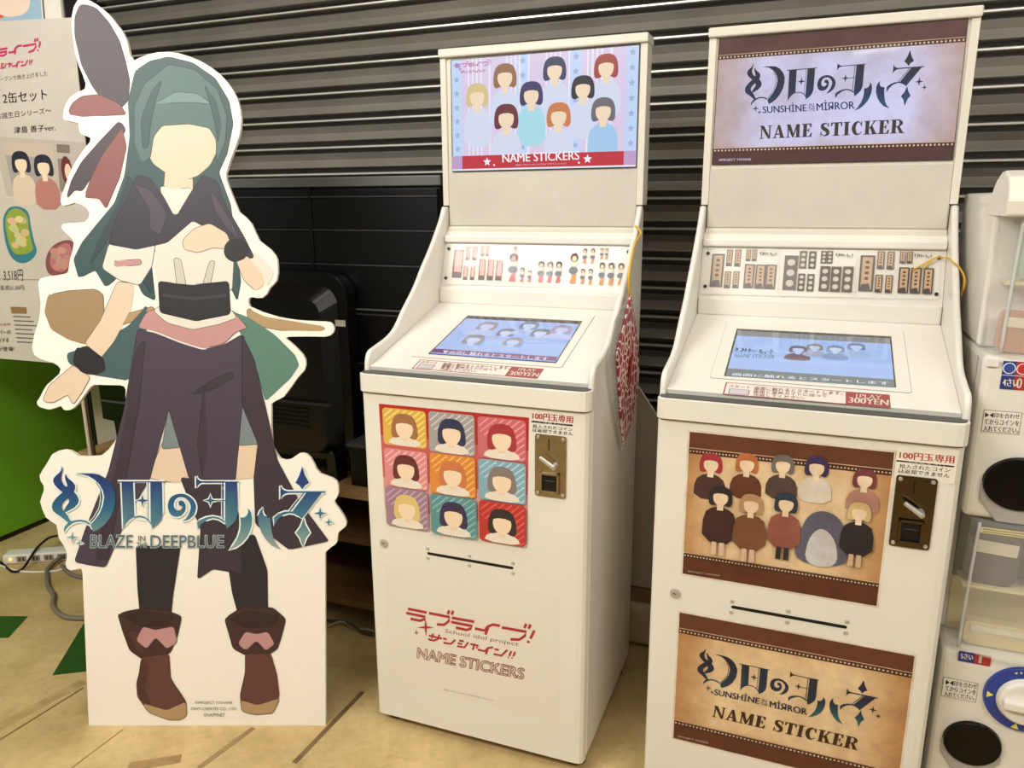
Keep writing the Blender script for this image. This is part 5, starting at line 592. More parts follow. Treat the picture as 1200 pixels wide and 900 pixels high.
# portrait grid poster
a = art_door(); q = D['GRID']; a.add(q, (186, 40, 38)); f = inquad(q); a.add([f(0, .25), f(1, .25), f(1, 1), f(0, 1)], (206, 96, 92)); a.add([f(0, .6), f(1, .6), f(1, 1), f(0, 1)], (226, 160, 150)); a.add([f(0, .86), f(.68, .86), f(.68, 1), f(0, 1)], (236, 214, 196))
cols = [[(222, 180, 84), (166, 162, 160), (204, 110, 116)], [(222, 142, 142), (222, 142, 62), (132, 174, 190)], [(160, 126, 146), (92, 146, 150), (188, 48, 48)]]
hairs = [[(164, 112, 72), (44, 54, 84), (170, 52, 62)], [(102, 42, 46), (208, 122, 72), (134, 122, 116)], [(226, 196, 122), (50, 42, 82), (42, 34, 38)]]
for i in range(3):
    for j in range(3):
        x0, x1, z0, z1 = bbox(D['CELLS'][i][j]); a.add(rrect(x0, x1, z0, z1, .009), cols[i][j]); w = x1-x0; h = z1-z0
        lt = tuple(min(255, v+44) for v in cols[i][j]); a.n += 1
        for k in range(12):
            s = -.9+k*.16; p0, p1 = (s, 0), (s+1, 1)
            lo = max(0, -s)+.03; hi = min(1, 1-s)-.03; lo = max(lo, .34-s*.5)
            if hi-lo < .08: continue
            a.add(stroke2([(x0+w*(s+lo), z0+h*lo), (x0+w*(s+hi), z0+h*hi)], .0034), lt, up=0)
        for k in range(5): a.add(ell(x0+w*(.07+.075*k), z1-h*(.36-.072*k), .0022, .0022, 8), lt, up=0)
        c = (x0+w*.5, z0+h*.52); r = w*.25
        body = (236, 226, 210)
        a.add(chaikin([(c[0]-1.6*r, z0+.001), (c[0]-1.3*r, z0+h*.2), (c[0], z0+h*.28), (c[0]+1.3*r, z0+h*.2), (c[0]+1.6*r, z0+.001)], 1), body)
        a.add(chaikin([(c[0]-1.25*r, z0+h*.16), (c[0]-1.2*r, c[1]+.3*r), (c[0]-.7*r, c[1]+1.15*r), (c[0]+.7*r, c[1]+1.15*r), (c[0]+1.2*r, c[1]+.3*r), (c[0]+1.25*r, z0+h*.16), (c[0], c[1]-.7*r)], 2), hairs[i][j])
        a.add([(c[0]-.25*r, z0+h*.16), (c[0]+.25*r, z0+h*.16), (c[0]+.25*r, c[1]-.5*r), (c[0]-.25*r, c[1]-.5*r)], (240, 210, 176))
        a.add(ell(c[0], c[1]-.1*r, .8*r, .92*r, 20), (246, 220, 188))
        a.add(chaikin([(c[0]-.95*r, c[1]-.1*r), (c[0]-.75*r, c[1]+.95*r), (c[0]+.75*r, c[1]+.95*r), (c[0]+.95*r, c[1]-.1*r), (c[0]+.6*r, c[1]+.34*r), (c[0]-.6*r, c[1]+.34*r)], 1), hairs[i][j])
texts(a, 'g1'); o = a.done('portrait_poster', GLOSSP, t1); o['label'] = 'red bordered poster of nine coloured portrait squares'
# lower title sheet
a = art_door(); x0, x1, z0, z1 = bbox(D['SHEET1']); a.add([(x0+.004, z0+.006), (x1-.004, z0+.006), (x1-.004, z1-.004), (x0+.004, z1-.004)], (234, 228, 215))
texts(a, 'l1', 'l1o'); a.n += 2; texts(a, 'l1i'); love(a, D['LOVE_D1'], (178, 32, 52)); a.done('title_sheet', GLOSSP, t1)
def coin_label(n, t):
    a = art_door(); x0, x1, z0, z1 = bbox(D['BAR%d' % n]); x0 -= .0005
    tx = [a2 for k, s, a2, c, b in D['TX'] if k == 'd%d' % n][0]
    if n == 2: a.add([(x0-.003, z0-.03), (x1+.004, z0-.03), (x1+.004, z1+.026), (x0-.003, z1+.026)], (240, 232, 216))
    a.add([(x0, z0+.002), (x1, z0+.002), (x1, z1-.002), (x0, z1-.002)], (34, 30, 30)); texts(a, 'd%d' % n, 'd%db' % n, 'd%dw' % n); a.done('coin_label', PRINT, t)
coin_label(1, t1)
# sample stickers: three sheets of plain slips
def slips(a, rects, top, edge, foot, inner=None):
    for q in rects:
        x0, x1, y0, y1 = bbox(q); w = x1-x0; h = y1-y0
        a.add([(x0, y0), (x1, y0), (x1, y1), (x0, y1)], edge, up=1); a.add([(x0+w*.16, y0+h*.03), (x1-w*.08, y0+h*.03), (x1-w*.08, y1-h*.03), (x0+w*.16, y1-h*.03)], top, up=1)
        a.add([(x0+w*.05, y0), (x1-w*.02, y0), (x1-w*.1, y0+h*.2), (x0+w*.2, y0+h*.22)], foot, up=1)
        if inner:
            for k in range(4): a.add(ell(.5*(x0+x1), y0+h*(.36+.15*k), w*.2, h*.045, 8), inner, up=0)
a = print_sheets(t1, 'SHT1'); slips(a, D['SM1a'], (226, 178, 168), (120, 70, 64), (92, 72, 68)); 
for key, leg in (('SM1b', (206, 110, 112)), ('SM1c', (214, 150, 96))):
    for q in D[key]:
        x0, x1, y0, y1 = bbox(q); w = x1-x0; h = y1-y0; cx = .5*(x0+x1)
        a.add([(cx-w*.3, y0), (cx+w*.35, y0), (cx+w*.3, y0+h*.3), (cx-w*.05, y0+h*.3)], leg); a.add(ell(cx, y0+h*.42, w*.48, h*.13, 12), (120, 122, 132), up=0); a.add(ell(cx, y0+h*.64, w*.38, h*.12, 12), (232, 220, 200), up=0); a.add(ell(cx, y0+h*.84, w*.42, h*.15, 12), (104, 76, 62) if key == 'SM1c' else (66, 52, 54), up=.2); a.add(ell(cx, y0+h*.8, w*.24, h*.09, 10), (240, 214, 180), up=.2)
for p0, p1 in (((.062, .098), (.083, .086)), ((.218, .098), (.244, .086))):
    pass
a.done('sample_sheet', PRINT, t1)

# --- machine two (brown artwork)
t2 = thing('name_sticker_machine', 'white name sticker machine with brown parchment artwork, nearest the capsule machines', 'vending machine', M2o, -M2a, 'name sticker machines')
hd2, ts2, dr2 = machine_base(t2, 2)
a = art_head(); a.add(D['HS2'], (12, 10, 12)); f = inquad([(-.2555, 1.696), (.2545, 1.6985), (.2575, 1.4135), (-.2565, 1.414)])

def mixc(a_, b_, t): return tuple(a_[i]*(1-t)+b_[i]*t for i in range(3))
def edge(u, v): return min(1, max(0, 1-min(u, 1-u)/.2)*.9+max(0, 1-min(v-.1, .92-v)/.12)*.35)
a.field(f, 30, 16, lambda u, v: mixc((216, 214, 250), (196, 166, 158), edge(u, v))); band(a, f, 0, .135, (96, 62, 60)); band(a, f, .885, 1, (84, 48, 46)); stitched(a, f, .14, h=.036, dots=62); stitched(a, f, .885, h=.036, dots=62)
logo(a, D['LOGO_H2'], [(40, 40, 50), (38, 42, 60), (26, 46, 92), (34, 92, 122)]); serif(a, 'NAME STICKER', D['SER_H2'], (62, 48, 44)); texts(a, 'h2', 'h2c'); o = a.done('header_screen', SCREENM, hd2); o['label'] = 'lit header screen with a parchment NAME STICKER title'
a = art_slope(.0022); a.add(D['TS2'], (8, 8, 12)); f = inquad([(-.158, .3235), (.1605, .3245), (.1595, .087), (-.1575, .085)])
a.add([f(0, .055), f(1, .055), f(1, 1), f(0, 1)], (158, 192, 246)); a.add([f(0, .055), f(1, .055), f(1, .17), f(0, .17)], (128, 134, 138)); a.add([f(0, .86), f(1, .86), f(1, 1), f(0, 1)], (104, 118, 122))
for c, r, h, b in D['HT2']: person_icon(a, c, r, tuple(int(v*.7+20) for v in h), b, skin=(190, 208, 242), full=3.2, w=1.6)
logo(a, D['LOGO_T2'], [(30, 36, 60), (40, 60, 100)]); texts(a, 't2', 't2w'); a.done('touch_display', SCREEN, ts2)
price_label(2, t2); coin_label(2, t2)
def parchment(a, q, b0, b1):
    x0, x1, z0, z1 = bbox(q); m = .004
    a.add([(x0-m, z0-m), (x1+m, z0-m), (x1+m, z1+m), (x0-m, z1+m)], (238, 228, 208)); f = inquad([(x0, z1), (x1, z1), (x1, z0), (x0, z0)])
    a.field(f, 30, 16, lambda u, v: mixc((236, 208, 164), (190, 138, 88), edge(u, v))); band(a, f, 0, b0, (104, 58, 36)); band(a, f, b1, 1, (96, 50, 30)); stitched(a, f, b0, h=.04, dots=58); stitched(a, f, b1, h=.04, dots=58); return f
a = art_door(); f = parchment(a, [(-.2122, .8725), (.1620, .8725), (.162, .5585), (-.211, .5585)], .125, .86)
for c, r, h, b in D['HA2'][:5]: person_icon(a, c, r*1.18, h, b, full=3.9, w=1.6)
(c, r, h, b) = D['BEAST'][0]; x, z = c
a.add(chaikin([(x-1.35*r, z-1.7*r), (x-1.2*r, z-.2*r), (x-.85*r, z+1.0*r), (x-.3*r, z+1.45*r), (x+.4*r, z+1.4*r), (x+.95*r, z+.9*r), (x+1.25*r, z-.3*r), (x+1.35*r, z-1.6*r)], 2), (98, 96, 116)); a.add(chaikin([(x-.8*r, z-1.75*r), (x-.7*r, z-.2*r), (x-.1*r, z+.6*r), (x+.7*r, z-.1*r), (x+.9*r, z-1.7*r)], 2), (206, 204, 202))
for c, r, h, b in D['HA2'][5:]: person_icon(a, c, r*1.15, h, b, full=5.0, w=1.65)
for c, r, h, b in D['HA2'][5:]:
    x, z = c; a.add([(x-.75*r, z-7.2*r), (x-.15*r, z-7.2*r), (x-.15*r, z-5.6*r), (x-.7*r, z-5.6*r)], (224, 196, 170) if b[0] != 150 else (46, 38, 40)); a.add([(x+.15*r, z-7.2*r), (x+.75*r, z-7.2*r), (x+.7*r, z-5.6*r), (x+.15*r, z-5.6*r)], (224, 196, 170) if b[0] != 150 else (46, 38, 40), up=0)
texts(a, 'a2'); o = a.done('group_poster', AGED, t2); o['label'] = 'brown bordered poster of a group of figures'
a = art_door(); f = parchment(a, [(-.2143, .4665), (.238, .4665), (.238, .1645), (-.2143, .1545)], .135, .865)
logo(a, D['LOGO_D2'], [(34, 34, 46), (36, 36, 62), (34, 50, 74), (38, 116, 120)]); serif(a, 'NAME STICKER', D['SER_D2'], (66, 38, 24)); texts(a, 'n2', 'n2c'); o = a.done('title_poster', AGED, t2); o['label'] = 'parchment poster reading NAME STICKER'
a = print_sheets(t2, 'SHT2')
for q in D['SM2']:
    x0, x1, y0, y1 = bbox(q); w = x1-x0; h = y1-y0
    a.add([(x0, y0), (x1, y0), (x1, y1), (x0, y1)], (84, 66, 54)); mid = .09 < .5*(x0+x1)+.18 < .18
    if -.095 < .5*(x0+x1) < .075:
        for k in range(3): a.add(ell(.5*(x0+x1), y0+h*(.2+.3*k), w*.3, h*.1, 10), (206, 196, 180), up=.1)
    else:
        a.add([(x0+w*.14, y0+h*.05), (x1-w*.14, y0+h*.05), (x1-w*.14, y1-h*.05), (x0+w*.14, y1-h*.05)], (196, 166, 132), up=.2); a.add([(x0+w*.05, y0), (x1-w*.15, y0), (x1-w*.3, y0+h*.22), (x0+w*.2, y0+h*.2)], (76, 66, 66), up=.2)
        for k in range(4): a.add(ell(.5*(x0+x1), y0+h*(.36+.15*k), w*.16, h*.045, 8), (92, 64, 48), up=.1)
for i in range(3):
    s = D['LOGO_S%d' % i]; logo(a, s, [(48, 42, 44), (60, 54, 54)])
a.done('sample_sheet', PRINT, t2)

# yellow ties
def tie(name, label, pts, r, m1a, m1o):
    bm = bmesh.new(); tube(bm, pts, r, 6, 5); o = obj(name, bm, mat('yellow_cord', (226, 180, 44), .5), None, smooth=True); o.location = m1o; o.rotation_euler = (0, 0, -m1a); return o
bm = bmesh.new(); kx, kz = .252, .1
for e in ((-.052, .070), (-.03, .074)): tube(bm, [panelpt(kx, kz, .007), panelpt(kx-.012, kz-.004, .010), panelpt(kx+e[0], e[1], .006)], .0018, 6, 5)
for e in (.0, .012): tube(bm, [tuple(panelpt(kx, kz, .007)), (.263, .385, 1.205), (.268, .349-e*.4, 1.198), (.279, .346-e*.4, 1.190), (.2915, .347-e, 1.166), (.2905, .342-e, 1.128+e)], .0018, 6, 5)
o = obj('yellow_tie', bm, mat('yellow_cord', (226, 180, 44), .5), None, smooth=True); o.location = M2o; o.rotation_euler = (0, 0, -M2a)
tag(o, 'yellow plastic tie knotted on a black screw at the corner of the sample board', 'tie')
# hanging leaflet pouch on the first machine's right side
tp = thing('leaflet_pouch', 'clear pouch with a red and white patterned sheet hanging beside the machine', 'leaflet pouch', M1o, -M1a)
def check_mat():
    m = bpy.data.materials.new('red_white_pattern'); m.use_nodes = True; nt = m.node_tree; b = nt.nodes['Principled BSDF']
    tc = nt.nodes.new('ShaderNodeTexCoord'); v = nt.nodes.new('ShaderNodeTexVoronoi'); v.inputs['Scale'].default_value = 42; v.feature = 'DISTANCE_TO_EDGE'
    nt.links.new(tc.outputs['Object'], v.inputs['Vector']); r = nt.nodes.new('ShaderNodeValToRGB'); r.color_ramp.interpolation = 'CONSTANT'
    r.color_ramp.elements[0].color = (*lin((232, 214, 206)), 1); r.color_ramp.elements[1].position = .10; r.color_ramp.elements[1].color = (*lin((160, 40, 48)), 1)
    nt.links.new(v.outputs['Distance'], r.inputs['Fac']); nt.links.new(r.outputs['Color'], b.inputs['Base Color']); b.inputs['Roughness'].default_value = .4; return m
bm = bmesh.new(); prism(bm, D['POUCH'], lambda p: (.2905, p[0], p[1]), lambda p: (.2945, p[0], p[1])); obj('patterned_sheet', bm, check_mat(), tp)
bm = bmesh.new(); prism(bm, D['BAG'], lambda p: (.2885, p[0], p[1]), lambda p: (.2892, p[0], p[1])); obj('clear_sleeve', bm, mat('clear_sleeve', (240, 240, 236), .15, alpha=.3, coat=.6), tp)
bm = bmesh.new(); tube(bm, [(.2735, .412, 1.268), (.290, .400, 1.250)]+[(.292, *p) for p in D['CORD1']], .0028, 6, 5); obj('yellow_cord', bm, mat('yellow_cord', (226, 180, 44), .5), tp, smooth=True)['label'] = 'yellow cord'
bm = bmesh.new(); prism(bm, [(.275, .945), (.31, .99), (.30, .93), (.28, .87)], lambda p: (.2990, p[0], p[1]), lambda p: (.2996, p[0], p[1])); obj('red_corner', bm, mat('red_flap', (178, 24, 34), .4), tp)

# ------------------------------------------------------------------ standee
SP, SXv, SUv = [Vector(v) for v in D['STANDFRAME']]; SNv = SUv.cross(SXv); SNv = SNv if SNv.y < 0 else -SNv
ts = thing('standee', 'life-size white die-cut standee of a dark-haired figure in brown boots, leaning back', 'cardboard standee', SP)
O0 = Vector((0, 0, 0))
bm = bmesh.new(); th = .012; lift = SNv*0
prism(bm, D['OUT'], lambda p: SXv*p[0]+SUv*p[1], lambda p: SXv*p[0]+SUv*p[1]-SNv*th)
bd = obj('board', bm, mat('foam_board', (246, 238, 224), .55), ts)
bm = bmesh.new()
prism(bm, [(.018, .004), (.30, .004), (.29, .03), (.155, .86), (.145, .86)], lambda p: (0, p[0], p[1]), lambda p: (.006, p[0], p[1]))
obj('back_prop', bm, mat('grey_card', (170, 165, 155), .7), ts)
a = Art(O0, SXv, SUv, SNv, step=.000014)
for col, pts in D['FIG']:
    c = chaikin(densify(pts), 2); col = tuple(int(v*.93) for v in col)
    a.add(stroke2(c+[c[0], c[1]], .003), tuple(int(v*.45) for v in col)); a.add(c, col)
o = a.done('printed_figure', PRINT, ts); o['label'] = 'plain printed figure in a cape, dark skirt and brown boots'
a = Art(O0, SXv, SUv, SNv, step=.00004, base=.0027)
def pale(k): return (224, 232, 226)
a.n += 1
logo(a, D['LOGO_A'], [(32, 46, 110), (32, 62, 116), (38, 98, 132), (96, 136, 140), (150, 164, 158)], halo=((228, 238, 232), .0075)); a.done('title_logo', PRINT, ts)
a = Art(O0, SXv, SUv, SNv, step=.00004, base=.0027)
for k, s, an, c, b in D['TX']:
    if k == 's' and s in ('BLAZE', 'IN', 'THE', 'DEEPBLUE'): letter(a, s, *an, (226, 230, 220), .05)
texts(a, 's'); a.done('lettering', PRINT, ts)

# ------------------------------------------------------------------ left: green partition, sign stand, posters
gx = Vector((D['GREENF'][0][0], D['GREENF'][0][1], 0)); g2 = Vector((D['GREENF'][1][0], D['GREENF'][1][1], 0)); gd = (g2-gx).normalized(); gn = Vector((gd.y, -gd.x, 0))
tg = thing('green_partition', 'bright green partition panel standing on the floor at the left edge', 'partition')
bm = bmesh.new(); p0 = gx-gd*.8; p1 = gx+gd*.50
def gp(p, off): return p0+gd*p[0]+gn*off+Vector((0, 0, p[1]))
gl = (p1-p0).length
prism(bm, [(0, .02), (gl, .02), (gl, 1.5), (0, 1.5)], lambda p: gp(p, 0), lambda p: gp(p, -.03)); obj('panel', bm, mat('green_cloth', (114, 172, 28), .8, bump=.3, nscale=180), tg)
bm = bmesh.new(); prism(bm, [(0, 0), (gl, 0), (gl, .02), (0, .02)], lambda p: gp(p, .002), lambda p: gp(p, -.032)); obj('foot_rail', bm, BLACK, tg)
PPv, PXv, PNv = [Vector(v) for v in D['POSTERFRAME']]
tsn = thing('sign_stand', 'steel sign stand of two slim poles holding the paper posters', 'sign stand', PPv)
def pw(p, off=0): return PXv*p[0]+Vector((0, 0, p[1]))+PNv*off
pol = [Vector(v)-PPv for v in D['POLES']]
for i, mm in ((0, mat('white_pole', (214, 200, 176), .35)), (2, mat('steel_pole', (96, 92, 84), .25, metal=1))):
    bm = bmesh.new(); c = .5*(pol[i]+pol[i+1]); cyl(bm, (c.x-.012, c.y+.004, .014), (c.x-.012, c.y+.004, 2.0), .0068, n=14); obj('pole', bm, mm, tsn)
bm = bmesh.new(); c = .5*(pol[0]+pol[2]); prism(bm, ell(c.x-.006, c.y-.004, .05, .034, 28), lambda p: (p[0], p[1], 0), lambda p: (p[0], p[1], .014)); obj('base_plate', bm, mat('steel_pole', (96, 92, 84), .25, metal=1), tsn)
bm = bmesh.new(); prism(bm, [(-.62, .84), (.05, .84), (.06, 1.98), (-.62, 1.98)], lambda p: pw(p, .004), lambda p: pw(p, .010)); obj('backing_board', bm, mat('grey_card', (170, 165, 155), .7), tsn)
tpo = thing('poster', 'large pale paper poster with black lettering and bowls of food above the green partition', 'poster', PPv)
PNf = -PNv
bm = bmesh.new(); pc = chaikin(D['PO'], 0); prism(bm, pc, lambda p: pw(p, -.0012), lambda p: pw(p, .0012)); obj('sheet', bm, mat('poster_paper', (214, 206, 194), .35, noise=.05, nscale=9, coat=.3), tpo)
a = Art(-PNv*.0012, PXv, Zv, PNf)
x0, x1, z0, z1 = bbox(D['PHOTO']); q = D['PHOTO']; f = inquad(q); a.add(q, (196, 186, 174)); a.add([f(.1, .08), f(.66, .08), f(.66, .9), f(.1, .9)], (206, 190, 172)); a.add([f(.1, .3), f(.55, .3), f(.55, .9), f(.1, .9)], (172, 164, 162)); a.add([f(.70, .06), f(.84, .06), f(.84, .2), f(.7, .2)], (132, 120, 108)); a.add([f(.7, .3), f(.84, .3), f(.84, .86), f(.7, .86)], (144, 132, 120))
for q in D['PH1']:
    u0, u1, v0, v1 = bbox(q); person_icon(a, (.5*(u0+u1), v1-.035), .032, (40, 40, 58), (226, 206, 180) if q is D['PH1'][0] else (190, 130, 120), full=4.2, w=1.5)
c = f(.80, .5); a.add(ell(c[0], c[1], .02, .045, 18), (110, 44, 50)); a.add(ell(c[0]+.005, c[1]-.004, .013, .026, 16), (240, 212, 184))
a.done('photo_print', PRINT, tpo)
for b_, f_, cb, cf in (('BOWL1', 'FOOD1', (58, 128, 142), (214, 198, 146)), ('BOWL2', 'FOOD2', (140, 82, 84), (202, 150, 134))):
    a = Art(-PNv*.0012, PXv, Zv, PNf); a.add(chaikin(D[b_], 2), cb); a.add(chaikin(D[f_], 2), (150, 170, 70) if b_ == 'BOWL1' else (196, 120, 130)); u0, u1, v0, v1 = bbox(D[f_]); a.n += 1
    random.seed(3)
    for k in range(16): a.add(ell(u0+(u1-u0)*random.uniform(.25, .75), v0+(v1-v0)*random.uniform(.2, .8), .016, .011, 9), tuple(int(v*random.uniform(.9, 1.08)) for v in cf), up=.03)
    a.done('food_bowl_print', PRINT, tpo)
a = Art(-PNv*.0012, PXv, Zv, PNf)
a.add(D['BADGE'], (150, 118, 74)); 
for k in range(7):
    p = D['BADGE'][3]; zz = p[1]-.012-k*.0145; a.add([(p[0]+.004, zz), (p[0]+.075+.012*(k % 3), zz), (p[0]+.075+.012*(k % 3), zz+.004), (p[0]+.004, zz+.004)], (112, 104, 98), up=0)
texts(a, 'p', 'pr'); love(a, D['LOVE_P'], (206, 36, 104)); a.add([(-.42, 1.085), (.07, 1.085), (.07, 1.0865), (-.42, 1.0865)], (160, 150, 140))
a.done('lettering', PRINT, tpo)
tq = thing('poster', 'picture poster in a white border, at the top left corner of the photo', 'poster', PPv)
bm = bmesh.new(); prism(bm, D['PO2'], lambda p: pw(p, .0018), lambda p: pw(p, .0036)); obj('sheet', bm, mat('poster_white', (226, 222, 212), .4), tq)
a = Art(PNv*.0018, PXv, Zv, PNf, base=.0001); a.add(D['PO2P'], (150, 182, 204)); f = inquad(D['PO2P']); a.add(chaikin([f(.1, .45), f(.55, .5), f(.7, .8), f(.6, 1), f(.1, 1)], 2), (206, 96, 70)); a.add(chaikin([f(.55, .4), f(.9, .4), f(.9, .85), f(.7, .95), f(.55, .8)], 2), (232, 208, 190)); a.add(stroke2([f(1.02, 0), f(1.02, 1)], .006), (90, 84, 84)); a.done('picture', PRINT, tq)

# ------------------------------------------------------------------ behind: wooden shelf unit with black goods
tw = thing('wooden_shelf', 'low open wooden shelf unit along the shutter behind the standee', 'shelf', M1o, -M1a)
WOOD = mat('pale_wood', (176, 140, 96), .5, noise=.18, nscale=22)
X0, X1 = -1.69, -.315
for zt, w in ((.473, 1), (.325, 0), (.107, 0)): obj('shelf_board', B(X0, X1, .35, .648, zt-.022, zt), WOOD if w else mat('brown_board', (118, 84, 52), .4, noise=.15, nscale=20), tw, bevel=.002)
for x in (X0, -1.2, -.76, X1-.02): obj('upright', B(x+.001, x+.019, .365, .646, 0, .4505) if x in (X0, X1-.02) else B(x, x+.018, .40, .646, .3255, .4505), mat('brown_board', (118, 84, 52), .4), tw)
obj('back_board', B(X0+.02, X1-.021, .64, .648, 0.002, .450), mat('dark_back_board', (40, 32, 28), .7), tw)
tc = thing('black_cabinet', 'black cabinet with thin horizontal seams standing on the wooden shelf unit', 'cabinet', M1o, -M1a)
obj('body', B(-1.16, -.316, .512, .646, .4735, 1.372), mat('black_satin', (5, 5, 7), .5), tc)
obj('top_rail', B(-1.165, -.306, .500, .648, 1.3735, 1.402), mat('grey_rail', (104, 106, 104), .4, metal=.3), tc, bevel=.003)
zs = [1.368, 1.345, 1.247, 1.144, .995, .84, .68, .478]
for c0, c1 in ((-1.15, -.752), (-.742, -.318)):
    for zt, zb in zip(zs, zs[1:]): obj('drawer_front', B(c0, c1, .500, .5115, zb+.003, zt-.003), mat('black_front', (6, 6, 9), .35), tc, bevel=.0012)
obj('centre_post', B(-.7515, -.7425, .497, .5118, .4735, 1.372), mat('black_satin', (5, 5, 7), .5), tc)
bm = bmesh.new()
for zt in zs[1:-1]:
    for c0, c1 in ((-1.15, -.752), (-.742, -.318)): box(bm, c0, c1, .4965, .5115, zt-.0022, zt+.0022)
obj('seam_glint_strips', bm, mat('seam_glint', (58, 58, 62), .4), tc)['kind'] = 'stuff'  # grey strips stand in for light caught on the drawer edges
bm = B(-.60, -.32, .492, .4995, 1.0085, 1.0125); obj('bright_seam', bm, mat('grey_rail', (104, 106, 104), .4, metal=.3), tc)
# black rounded casing
tv = thing('black_casing', 'black plastic casing with a rounded corner and vents on the shelf behind the standee', 'appliance casing', M1o, -M1a)
DKP = mat('black_casing_plastic', (9, 9, 11), .3)
out = rrect(-1.12, -.598, .53, 1.124, .075, 8); inn = rrect(-1.10, -.63, .55, 1.085, .06, 8); inn2 = rrect(-1.08, -.665, .57, 1.05, .05, 8)
bm = bmesh.new(); prism(bm, out, lambda p: (p[0], .440, p[1]), lambda p: (p[0], .490, p[1])); sh_ = obj('shell', bm, DKP, tv, bevel=.006)
bm = bmesh.new(); n = len(inn)
A1 = [bm.verts.new((p[0], .4395, p[1])) for p in inn]; A2 = [bm.verts.new((p[0], .395, p[1])) for p in inn2]
for i in range(n): bm.faces.new((A1[i], A1[(i+1) % n], A2[(i+1) % n], A2[i]))
bm.faces.new(A2); bm.faces.new(A1[::-1]); obj('raised_back', bm, DKP, tv)
for k in range(5): obj('vent', B(-.93, -.73, .392, .3945, .648+.014*k, .654+.014*k), mat('vent_black', (4, 4, 5), .6), tv)
obj('ledge', B(-1.0, -.64, .380, .3945, .7245, .732), mat('ledge_grey', (58, 56, 58), .35), tv, bevel=.002)
bm = bmesh.new(); prism(bm, [(-.675, .4735), (-.64, .4735), (-.645, .56), (-.66, .58), (-.68, .56)], lambda p: (p[0], .40, p[1]), lambda p: (p[0], .46, p[1])); obj('foot', bm, DKP, tv, bevel=.004)
obj('foot', B(-1.05, -1.0, .40, .46, .4735, .545), DKP, tv, bevel=.004)
obj('white_tag', B(-.640, -.602, .4315, .4345, .965, .984), mat('white_tag', (226, 220, 206), .5), tv)['label'] = 'small white tag on the casing edge'
tb = thing('black_box', 'small black box with a shiny grey lid on the shelf next to the machine', 'box', M1o, -M1a)
obj('body', B(-.59, -.33, .40, .49, .4735, .60), BLACK, tb, bevel=.003); obj('lid', B(-.595, -.325, .39, .495, .601, .612), mat('grey_lid', (84, 84, 88), .3), tb, bevel=.002)
tl = thing('grey_board', 'pale grey board standing on the floor behind the shelf end and the sign poles', 'board', M1o, -M1a)
bm = bmesh.new(); prism_x(bm, [(.66, 0), (.675, 0), (.675, .95), (.66, .95)], -1.965, -1.82); obj('panel', bm, mat('pale_grey_board', (190, 180, 164), .6), tl)
obj('edge_strip', B(-1.965, -1.82, .6565, .6595, .0, .03), mat('pale_grey_board', (190, 180, 164), .6), tl)
tk = thing('black_case', 'black case on the shelf seen between the hand of the standee and its skirt', 'case', M1o, -M1a)
bm = bmesh.new(); prism(bm, [(-1.728, .548), (-1.674, .544), (-1.670, .4735), (-1.20, .4735), (-1.20, .80), (-1.728, .80)], lambda p: (p[0], .50, p[1]), lambda p: (p[0], .62, p[1])); obj('body', bm, BLACK, tk, bevel=.004)
obj('ridge', B(-1.72, -1.25, .493, .4995, .618, .626), mat('grey_lid', (84, 84, 88), .3), tk)

# ------------------------------------------------------------------ between the machines
tgb = thing('white_board', 'pale board with a slanted top edge leaning behind the gap between the two machines', 'board', M1o, -M1a)
bm = bmesh.new(); prism(bm, [(.10, .83), (.255, .812), (.335, .700), (.40, .62), (.40, .19), (.10, .19)], lambda p: (p[0], .60, p[1]), lambda p: (p[0], .612, p[1])); obj('panel', bm, mat('board_grey', (176, 168, 154), .5), tgb, bevel=.002)
bm = bmesh.new(); tube(bm, [(.248, .5985, .8175), (.258, .5985, .811), (.335, .5985, .702), (.40, .5985, .622)], .0025, 6, 0); obj('edge_trim', bm, WHITE2, tgb)
tpk = thing('wooden_plank', 'brown plank lying on the beige sack behind the gap between the machines', 'plank', M1o, -M1a)
bm = B(.06, .46, .588, .66, .150, .187); obj('plank', bm, mat('brown_plank', (150, 112, 72), .5, noise=.2, nscale=18), tpk, bevel=.003)
obj('end_band', B(.455, .466, .584, .664, .148, .1895), mat('brown_board', (118, 84, 52), .4), tpk)
bm = bmesh.new(); prism_x(bm, rrect(.575, .675, .002, .1485, .03, 5), .05, .45)
o = obj('beige_sack', bm, mat('beige_cloth', (196, 176, 138), .85, noise=.1, nscale=14, bump=.5), None, bevel=.006); o.location = M1o; o.rotation_euler = (0, 0, -M1a); tag(o, 'rounded beige bundle on the floor under the brown plank', 'bundle')

